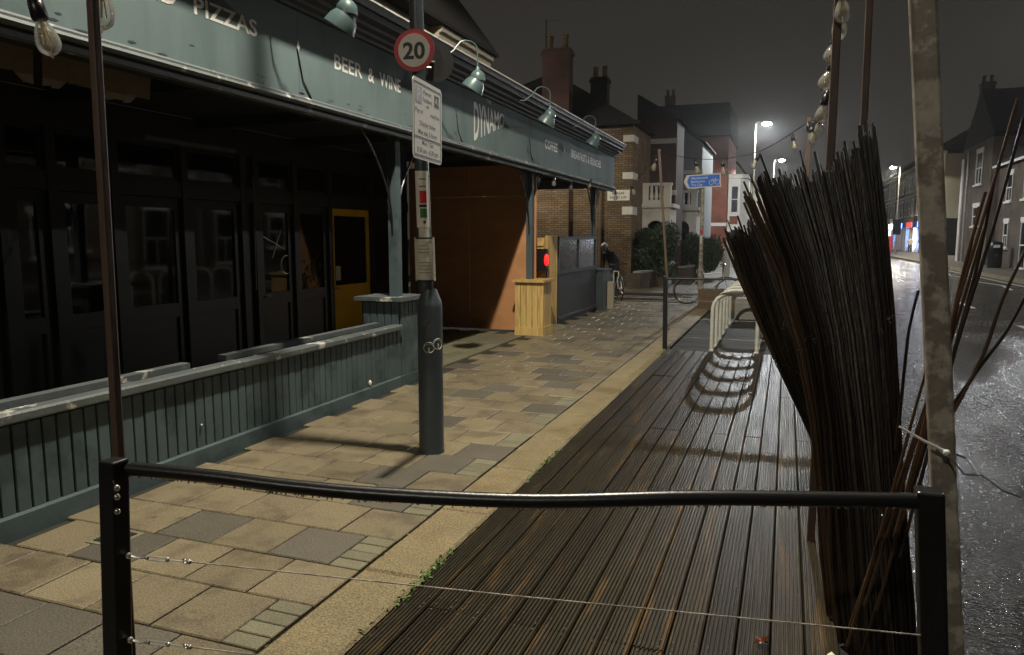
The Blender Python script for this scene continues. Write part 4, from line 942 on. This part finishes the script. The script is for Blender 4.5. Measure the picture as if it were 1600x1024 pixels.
# ================================================================== HOUSES ON THE LEFT
def window(parent, face, u0, u1, z0, z1, at, frame=m_stucco, pane=None, lit=None, surround=.12, bars=True):
    """face 'y-': wall facing the viewer at y=at (u is x); 'x+'/'x-': wall along the street at x=at (u is y)"""
    pane = pane or m_glassd
    sgn = {'y-': -1, 'x+': 1, 'x-': -1}[face]
    def bx_(name, mat, a0, a1, b0, b1, d0, d1, par):
        lo, hi = sorted((at + sgn * d0, at + sgn * d1))
        return B(name, mat, a0, a1, lo, hi, b0, b1, par) if face == 'y-' else B(name, mat, lo, hi, a0, a1, b0, b1, par)
    w = bx_('window', pane, u0, u1, z0, z1, -.05, .012, parent)
    t_ = .06
    for a0, a1, b0, b1 in ((u0, u0 + t_, z0, z1), (u1 - t_, u1, z0, z1), (u0 + t_, u1 - t_, z0, z0 + t_), (u0 + t_, u1 - t_, z1 - t_, z1), (u0 + t_, u1 - t_, (z0 + z1) / 2 - .03, (z0 + z1) / 2 + .03)):
        bx_('sash_bar', frame, a0, a1, b0, b1, .0125, .045, w)
    if bars: bx_('sash_bar', frame, (u0 + u1) / 2 - .02, (u0 + u1) / 2 + .02, z0 + t_, (z0 + z1) / 2 - .031, .0125, .04, w)
    if surround:
        bx_('sill', frame, u0 - surround, u1 + surround, z0 - .12, z0 - .001, -.02, .14, w); bx_('lintel', frame, u0 - surround, u1 + surround, z1 + .001, z1 + .24, -.02, .05, w)
    return w
m_glassd = M('dark_window', (.02, .02, .022), .08, var=.3, vs=.8)
def chimney(parent, x, y, z0, z1, w=.75, d=.5, pots=2, mat=None):
    c = MB().box(x - w / 2, x + w / 2, y - d / 2, y + d / 2, z0, z1).box(x - w / 2 - .05, x + w / 2 + .05, y - d / 2 - .05, y + d / 2 + .05, z1 - .22, z1 - .1).build('chimney', mat or m_brickA, parent)
    for k in range(pots):
        MB().lathe([(.11, 0), (.10, .35), (.13, .38), (.13, .45)], (x - w * .28 + k * w * .56 / max(1, pots - 1), y, z1), 10).build('chimney_pot', m_wood, c)
    return c
HX = -4.95
hA = thing('stock_brick_house', 'yellow stock brick corner house with street name plate and tall chimney', 'house', (-9, 27, 0))
B('side_wall', m_brickA, -13.2, HX, 25.0, 25.3, 0, 5.45, hA)
MB().box(-13, HX - .002, 25.301, 28.4, 0, 5.44).build('body', m_brickA, hA)
MB().add([(HX + .25, 24.75, 5.451), (-13.4, 24.75, 5.451), (-8.8, 28.4, 8.05), (-8.8, 34.6, 8.05), (HX + .25, 34.6, 5.451), (-13.4, 34.6, 5.451)],
         [(0, 1, 2), (0, 2, 3, 4), (1, 5, 3, 2), (4, 3, 5), (0, 4, 5, 1)]).build('hipped_roof', m_slate, hA)
B('gutter', m_blk, -13.4, HX + .27, 24.66, 24.749, 5.40, 5.50, hA)
chimney(hA, -7.55, 24.90, 5.6, 8.0, .95, .45, 2, m_brickM); B('chimney_breast', m_brickA, -8.0, -7.1, 24.82, 24.999, 0, 5.599, hA)
chimney(hA, -7.6, 31.2, 6.5, 8.3, .7, .5, 2, m_slate)
MB().tube([(-7.95, 24.85, 7.9), (-7.95, 24.85, 9.0)], .02, 5).tube([(-7.95, 24.85, 8.95), (-7.4, 24.85, 8.9)], .015, 5).build('aerial', m_blk, hA)
B('name_plate', m_swhite, -5.78, -5.02, 24.965, 24.999, 2.93, 3.28, hA)
text('BEDGAR', .085, m_black, 'plate_lettering', hA, (-5.40, 24.963, 3.13), FY, align='CENTER', width=.42, fat=.01, ext=0)
text('ROAD S.W', .085, m_black, 'plate_lettering', hA, (-5.40, 24.963, 2.99), FY, align='CENTER', width=.56, fat=.01, ext=0)
for z in (5.02, 3.80, 2.62): B('white_band', m_stucco, HX - .32, HX + .035, 24.97, 25.8, z - .16, z + .06 if z > 3 else z + .1, hA)
MB().tube([(-6.0, 24.93, 0), (-6.0, 24.93, 3.4)], .04, 8).build('drain_pipe', m_wood, hA)
# projecting dark wing with the first white porch
B('wing', m_brickM, HX - .5, -3.98, 28.4, 30.4, 0, 6.0, hA)
MB().prism([(HX - .5, 6.001), (-3.85, 6.001), (HX - .5, 7.0)], 'y', 28.3, 30.5).build('wing_roof', m_slate, hA)
for z in (5.25, 3.35): B('string_course', m_stucco, HX - .4, -3.94, 28.34, 28.399, z - .09, z + .09, hA)
def porch(y, x0, x1, zt, parent):
    p = thing('white_porch', 'white stucco arched porch with a balustraded parapet ' + ('on the brick corner house' if y < 30 else 'on the grey rendered house'), 'porch', ((x0 + x1) / 2, y, 0), 'white house porches')
    xm = (x0 + x1) / 2; a = .30
    arch = [(x0, 0), (x0, zt), (x1, zt), (x1, 0), (xm + a, 0), (xm + a, zt - .75)] + [(xm + a * math.cos(R(q)), zt - .75 + a * math.sin(R(q))) for q in (30, 60, 90, 120, 150)] + [(xm - a, zt - .75), (xm - a, 0)]
    MB().prism(arch, 'y', y, y + .25).build('arch_wall', m_stucco, p); B('side_wall', m_stucco, x0, x0 + .2, y + .251, y + 1.5, 0, zt, p); B('side_wall', m_stucco, x1 - .2, x1, y + .251, y + 1.5, 0, zt, p)
    B('inner_door', m_glassd, x0 + .2, x1 - .2, y + 1.3, y + 1.35, 0, zt - .1, p)
    B('cornice', m_stucco, x0 - .12, x1 + .12, y - .12, y + 1.55, zt + .001, zt + .14, p)
    B('parapet_base', m_stucco, x0, x1, y, y + .18, zt + .141, zt + .28, p); B('parapet_rail', m_stucco, x0 - .03, x1 + .03, y - .03, y + .21, zt + .78, zt + .88, p)
    for s in (x0, x1 - .26): B('parapet_pier', m_stucco, s, s + .26, y, y + .18, zt + .281, zt + .779, p)
    B('parapet_back', m_glassd, x0 + .26, x1 - .26, y + .14, y + .17, zt + .281, zt + .779, p)
    for k in range(3): MB().lathe([(.05, 0), (.075, .12), (.05, .3), (.06, .498)], (x0 + .36 + (x1 - x0 - .72) * k / 2, y + .07, zt + .281), 10).build('baluster', m_stucco, p)
porch(27.0, -5.0, -3.95, 2.75, None); porch(33.4, -4.95, -3.75, 2.85, None)
hB = thing('grey_rendered_house', 'pale grey rendered house with a hipped gable and black drain pipe', 'house', (-5, 36, 0))
MB().prism([(-6.2, 0), (-6.2, 6.6), (-5.1, 6.9), (-3.75, 5.9), (-3.75, 0)], 'y', 35.0, 40.0).build('wall', m_render, hB)
B('string_course', m_stucco, -6.2, -3.72, 34.95, 34.999, 4.55, 4.72, hB); MB().tube([(-4.72, 34.93, 2.4), (-4.72, 34.93, 6.1)], .07, 8).build('drain_pipe', m_blk, hB)
MB().prism([(-6.4, 6.62), (-5.1, 6.98), (-3.6, 5.90), (-3.6, 5.98), (-5.1, 7.06), (-6.4, 6.7)], 'y', 34.9, 40.1).build('roof_edge', m_slate, hB)
window(hB, 'y-', -4.35, -3.95, 2.9, 3.9, 35.0, surround=.06, bars=False)
hC = thing('red_brick_house', 'red brick house with dark slate roof and a white two storey bay', 'house', (-5.3, 60, 0))
B('wall', m_brickR, -8.75, -4.31, 57.5, 66, 0, 9.05, hC)
MB().prism([(-9.8, 9.055), (-4.15, 9.055), (-4.3, 11.4), (-9.8, 11.4)], 'y', 57.2, 66.2).build('mansard_roof', m_slate, hC); chimney(hC, -9, 60, 11.3, 12.6)
B('string_course', m_stucco, -6.5, -4.27, 57.44, 57.499, 2.5, 2.75, hC)
window(hC, 'y-', -6.4, -5.7, 5.3, 7.3, 57.5, surround=.05)
bay = [(-4.3, 58.6), (-3.44, 58.6), (-2.88, 59.5), (-2.88, 61.2), (-3.44, 62.1), (-4.3, 62.1)]
bo = MB().prism(bay, 'z', 0, 6.05).build('bay', m_stucco, hC); MB().prism([(x + (.14 if x > -4 else 0), y + (-.14 if y < 60 else .14)) for x, y in bay], 'z', 6.051, 6.35).build('bay_cornice', m_stucco, bo)
for z0, z1 in ((.7, 2.3), (3.5, 5.5)): window(bo, 'y-', -4.1, -3.55, z0, z1, 58.6, surround=0, bars=False)
B('brick_panel', m_brickR, -4.15, -3.55, 58.585, 58.599, 2.65, 3.25, bo)
hD = thing('cream_end_house', 'cream rendered house beyond the white bay with a sloping roof', 'house', (-4, 77, 0))
MB().prism([(-10, 0), (-10, 8.6), (-4.8, 8.6), (-2.3, 5.3), (-2.3, 0)], 'y', 75, 85).build('wall', m_cream, hD)
MB().prism([(-10, 8.61), (-4.75, 8.61), (-2.1, 5.2), (-2.1, 5.35), (-4.7, 8.8), (-10, 8.8)], 'y', 74.9, 85.1).build('roof', m_slate, hD)
window(hD, 'y-', -3.4, -2.85, 3.0, 4.6, 75.0, surround=.08)
# garden wall and hedges
gw = thing('garden_wall', 'low pierced brick garden wall below the hedges', 'wall', (-4, 27, 0))
MB().box(0, .22, 0, 6.6, 0, .52).xf(Matrix.Translation((-4.72, 24.45, 0)) @ Euler((0, 0, R(-9.5))).to_matrix().to_4x4()).build('brickwork', m_brickB, gw)
MB().box(-.03, .25, -.03, 6.6, .521, .58).xf(Matrix.Translation((-4.72, 24.45, 0)) @ Euler((0, 0, R(-9.5))).to_matrix().to_4x4()).build('coping', m_conc, gw)
MB().box(-4.95, -4.60, 24.42, 24.64, 0, .50).build('return_wall', m_brickB, gw)
def hedge(label, c, rx, ry, rz, n, seed, leaf=.07):
    t = thing('hedge_bush', label, 'hedge', (c[0], c[1], 0)); rq = random.Random(seed); m = MB(); vs = []; fs = []
    cl = [(Vector((rq.uniform(-.75, .75) * rx, rq.uniform(-.75, .75) * ry, rq.uniform(-.7, .72) * rz)), rq.uniform(.22, .42)) for _ in range(46)]
    for i in range(n):
        a, s = rq.choice(cl); d = Vector((rq.gauss(0, 1), rq.gauss(0, 1), rq.gauss(0, 1))).normalized() * s * rq.uniform(.5, 1.1)
        p = Vector(c) + a + d * .9
        if p.z < .25: continue
        q = Euler((rq.uniform(-.9, .9), rq.uniform(-.9, .9), rq.uniform(0, 6.3))).to_matrix(); l = leaf * rq.uniform(.6, 1.4); k = len(vs)
        vs += [p + q @ Vector(v) for v in ((0, 0, -l), (l * .4, 0, 0), (0, l * .1, l * 1.3), (-l * .4, 0, 0))]; fs.append((k, k + 1, k + 2, k + 3))
    m.v = vs; m.f = fs; m.build('crown', m_leaf, t)
    tr = MB()
    for k in range(5):
        b = Vector((c[0] + rq.uniform(-.3, .3) * rx, c[1] + rq.uniform(-.3, .3) * ry, 0)); tr.tube([b, b + Vector((rq.uniform(-.2, .2), rq.uniform(-.2, .2), c[2] * .6)), b + Vector((rq.uniform(-.5, .5) * rx, rq.uniform(-.5, .5) * ry, c[2] + .3 * rz))], [.04, .03, .012], 6)
    tr.build('trunk', m_wood, t)
hedge('tall dark conifer hedge bush in front of the first white porch', (-4.25, 26.2, 1.2), .68, 1.2, 1.12, 16000, 2, .045)
hedge('shorter rounded dark hedge bush right of the tall one, behind the sign post', (-3.3, 31.3, 1.02), .92, .9, .85, 14000, 3, .045)
gp2 = thing('gate_pier', 'white gate pier beside the shorter hedge bush', 'gate pier', (-2.4, 33.0, 0)); MB().bbox(-2.56, -2.26, 33.0, 33.3, 0, 1.15, .03).build('pier_body', m_stucco, gp2); B('pier_cap', m_stucco, -2.62, -2.2, 32.94, 33.36, 1.151, 1.25, gp2)

# ================================================================== RIGHT SIDE OF THE ROAD
XR = 11.6
hR = thing('brown_brick_house', 'brown brick house with pale window surrounds across the road', 'house', (14, 47, 0))
B('wall', m_brickB, XR, 20, 40, 51.6, 0, 5.9, hR)
MB().prism([(XR - .3, 5.75), (XR - .3, 5.9), (15.5, 9.6), (15.5, 9.4)], 'y', 39.8, 51.8).build('roof_slope', m_slate, hR)
B('gutter', m_stucco, XR - .36, XR - .301, 39.8, 51.8, 5.72, 5.85, hR)
window(hR, 'x-', 45.3, 46.4, 3.7, 5.2, XR); window(hR, 'x-', 48.6, 49.7, 3.7, 5.2, XR); window(hR, 'x-', 48.8, 49.7, 1.1, 2.5, XR)
window(hR, 'x-', 45.2, 46.3, .05, 2.5, XR, bars=False); chimney(hR, 15.5, 50.5, 9.0, 11.4, .6, .6, 1, m_brickB)
hO = thing('opposite_terrace_house', 'brick terrace house across the road, mirrored in the restaurant windows', 'house', (14, 30, 0))
B('wall', m_brickB, XR, 20, 18, 39.7, 0, 5.9, hO)
MB().prism([(XR - .3, 5.75), (XR - .3, 5.9), (15.5, 9.6), (15.5, 9.4)], 'y', 17.8, 39.78).build('roof_slope', m_slate, hO)
for yy in (19.5, 22.5, 25.5, 28.5, 31.5, 34.5, 37.5):
    window(hO, 'x-', yy, yy + 1.2, 3.6, 5.2, XR); window(hO, 'x-', yy, yy + 1.3, .9 if yy % 2 > 1 else .1, 2.5, XR)
hG = thing('gabled_house', 'taller gabled brick house with chimneys across the road beyond the bin', 'house', (15, 56, 0))
B('wall', m_brickB, XR - .4, 20, 51.81, 59.8, 0, 7.6, hG)
MB().prism([(51.81, 7.601), (59.8, 7.601), (59.8, 7.9), (55.8, 11.0), (51.81, 7.9)], 'x', XR - .4, 20).build('gable', m_slate, hG)
chimney(hG, 12.2, 59.2, 7.5, 12.0, .8, .8, 2, m_brickB); window(hG, 'x-', 54.0, 55.6, 5.0, 7.0, XR - .4); window(hG, 'x-', 54.0, 55.6, 2.4, 3.6, XR - .4)
B('white_corner', m_stucco, XR - .46, XR - .401, 59.2, 59.8, 0, 7.0, hG); MB().tube([(XR - .5, 57.6, 0), (XR - .5, 57.6, 7.4)], .06, 6).build('drain_pipe', m_galv, hG)
bn = thing('litter_bin', 'black street litter bin with a pale emblem on the opposite pavement', 'litter bin', (10.75, 47.5, 0))
MB().lathe([(.34, 0.02), (.36, .1), (.36, .95), (.38, 1.0), (.38, 1.08)], (10.75, 47.5, 0), 16).build('body', m_blk, bn, smooth=True)
MB().lathe([(.36, 1.08), (.36, 1.30), (.30, 1.42), (.1, 1.48)], (10.75, 47.5, 0), 16).build('hood', m_blk, bn, smooth=True)
MB().box(10.58, 10.88, 47.11, 47.14, 1.12, 1.27).build('opening', m_swhite, bn); MB().lathe([(.07, 0), (.07, .01)], (0, 0, 0), 12).xf(Matrix.Translation((10.74, 47.13, .7)) @ Euler((R(90), 0, 0)).to_matrix().to_4x4()).build('emblem', m_backpl, bn)
# shops far down on the right
SX = 13.2
lit_b = emit('shop_blue', (.15, .35, 1.0), 4.5); lit_w = emit('shop_white', (.85, .93, 1.0), 10.0); lit_y = emit('shop_yellow', (1.0, .72, .25), 2.2); lit_p = emit('shop_purple', (.5, .15, .9), 2.0); lit_r = emit('shop_red', (1, .08, .06), .9)
specs = [(78, 'cream fronted shop with a bright white fascia sign and yellow lit window', lit_w, lit_y, True), (86, 'pale shop with blue lit front beyond the white sign', lit_b, lit_w, False),
         (94, 'narrow pale shop with dim red fascia between the blue ones', lit_r, lit_b, False), (102, 'shop with purple lit window far down the road', lit_b, lit_p, False),
         (110, 'small far shop with pale blue light', lit_w, lit_b, False), (118, 'last and smallest dim shop at the end of the terrace', lit_r, lit_w, False)]
for k, (y, lb, fs_, wn, redsign) in enumerate(specs):
    s = thing('terrace_shop', lb, 'shop', (SX + 3, y + 4, 0), 'terrace of shops down the road')
    B('wall', m_cream if k % 2 == 0 else m_brickB, SX, SX + 8, y, y + 7.99, 3.4, 9.2, s); B('ground_floor', m_glassd, SX + .3, SX + 8, y, y + 7.99, 0, 3.39, s)
    B('cornice', m_stucco, SX - .25, SX + .1, y, y + 7.98, 9.201, 9.5, s); B('string_course', m_stucco, SX - .12, SX - .001, y, y + 7.98, 6.2, 6.4, s)
    MB().prism([(SX - .2, 9.501), (SX + 3, 12.2), (SX + 6, 9.501)], 'y', y, y + 7.98).build('roof', m_slate, s)
    B('fascia_sign', fs_, SX - .15, SX - .02, y + .6, y + (4.4 if k else 5.6), 2.75, 3.35, s); B('blank_fascia', m_blue, SX - .12, SX - .03, y + (4.45 if k else 5.65), y + 7.6, 2.75, 3.35, s)
    for j in range(3): B('shop_window', [wn, m_glassd, fs_][(j + k) % 3], SX + .2, SX + .28, y + .5 + 2.5 * j, y + 2.4 + 2.5 * j - (1.0 if j == 0 else 0), .5 if j else .1, 2.6, s)
    for j in range(4): B('shop_pilaster', m_stucco, SX - .05, SX + .29, y + 2.5 * j, y + .3 + 2.5 * j, 0, 2.74, s)
    for j in range(3):
        window(s, 'x-', y + .9 + 2.4 * j, y + 1.9 + 2.4 * j, 4.1, 5.8, SX, bars=False); window(s, 'x-', y + .9 + 2.4 * j, y + 1.9 + 2.4 * j, 6.9, 8.4, SX, bars=False)
    if redsign: B('hanging_sign', lit_r, SX - 1.0, SX - .1, y + 3, y + 3.08, 4.7, 5.6, s)
pb = thing('red_post_box', 'red pillar box on the far right pavement before the shops', 'post box', (11.2, 96, 0))
MB().lathe([(.30, 0), (.30, .2), (.26, .24), (.26, 1.5), (.32, 1.55), (.32, 1.65), (.15, 1.8)], (11.2, 96, 0), 16).build('body', emit('post_box_red_glow', (.8, .02, .02), .05, (.5, .02, .02)), pb, smooth=True)  # faint red emission brightens the body; the box is no lamp
MB().box(11.1, 11.3, 95.7, 95.74, 1.25, 1.32).build('slot', m_black, pb)

# ================================================================== SMALL THINGS
wd = MB(); rq = random.Random(31)
for cy_, n in ((2.32, 26), (2.62, 14), (2.95, 20), (3.2, 46), (3.36, 54), (3.55, 40), (3.95, 18), (4.4, 20), (4.9, 24), (5.3, 40), (5.5, 34), (6.4, 16), (7.1, 20), (8.0, 14), (9.5, 16), (10.9, 40), (11.2, 40), (3.1, 12), (5.1, 20)):
    for _ in range(n):
        p = Vector((-1.662 + rq.gauss(0, .012) + (-.345 if rq.random() < .12 else 0), cy_ + rq.gauss(0, .07), rq.uniform(-.03, .012))); l = rq.uniform(.006, .017)
        q = Euler((rq.uniform(-1, 1), rq.uniform(-1, 1), rq.uniform(0, 6.3))).to_matrix()
        wd.add([p + q @ Vector(v) for v in ((0, 0, 0), (l * .6, l * .7, .004), (0, l * 1.8, .006), (-l * .6, l * .7, .004))], [(0, 1, 2, 3)])
tag(wd.build('kerb_weeds', m_weed), 'small green weeds and moss growing between kerb and deck', 'weeds', kind='stuff')
lf = MB(); c = Vector((-.03, 3.14, .012)); pr_ = [(0, -.03), (.018, -.02), (.03, .0), (.018, .012), (.022, .03), (.004, .022), (-.006, .04), (-.014, .018), (-.03, .02), (-.022, 0), (-.03, -.016), (-.012, -.018)]
lf.add([c] + [c + Vector((x, y, .014 * math.sin(i * 1.7) + .004)) for i, (x, y) in enumerate(pr_)], [(0, i + 1, (i + 1) % 12 + 1) for i in range(12)])
tag(lf.build('fallen_leaf', M('brown_leaf', (.16, .045, .015), .4, var=.3, vs=60)), 'curled red brown leaf lying on the wet deck', 'leaf')
lf2 = MB(); c = Vector((.245, 3.12, .006)); lf2.add([c + Vector(v) for v in ((-.02, -.03, 0), (.012, -.024, .008), (.018, .01, .004), (.0, .032, .01), (-.018, .014, .003))], [(0, 1, 2, 3, 4)])
o = tag(lf2.build('litter_scrap', m_paper), 'small pale paper scrap at the right edge of the deck', 'litter')
for o in (bpy.data.objects['litter_scrap'], bpy.data.objects['fallen_leaf']):
    sm = o.modifiers.new('thickness', 'SOLIDIFY'); sm.thickness = .001

# ================================================================== MISTY AIR
hz_ = MB().box(-70, 70, -40, 260, -1.5, 14.5).build('haze', None); tag(hz_, 'thin night mist hanging over the street', 'haze', kind='stuff')
hm = bpy.data.materials.new('mist'); hm.use_nodes = True; t = hm.node_tree; t.nodes.clear()
o_ = t.nodes.new('ShaderNodeOutputMaterial'); pv = t.nodes.new('ShaderNodeVolumePrincipled')
pv.inputs['Color'].default_value = (.9, .9, .9, 1); pv.inputs['Density'].default_value = 0.0006; pv.inputs['Anisotropy'].default_value = 0.82
t.links.new(pv.outputs[0], o_.inputs['Volume']); hz_.data.materials.append(hm)
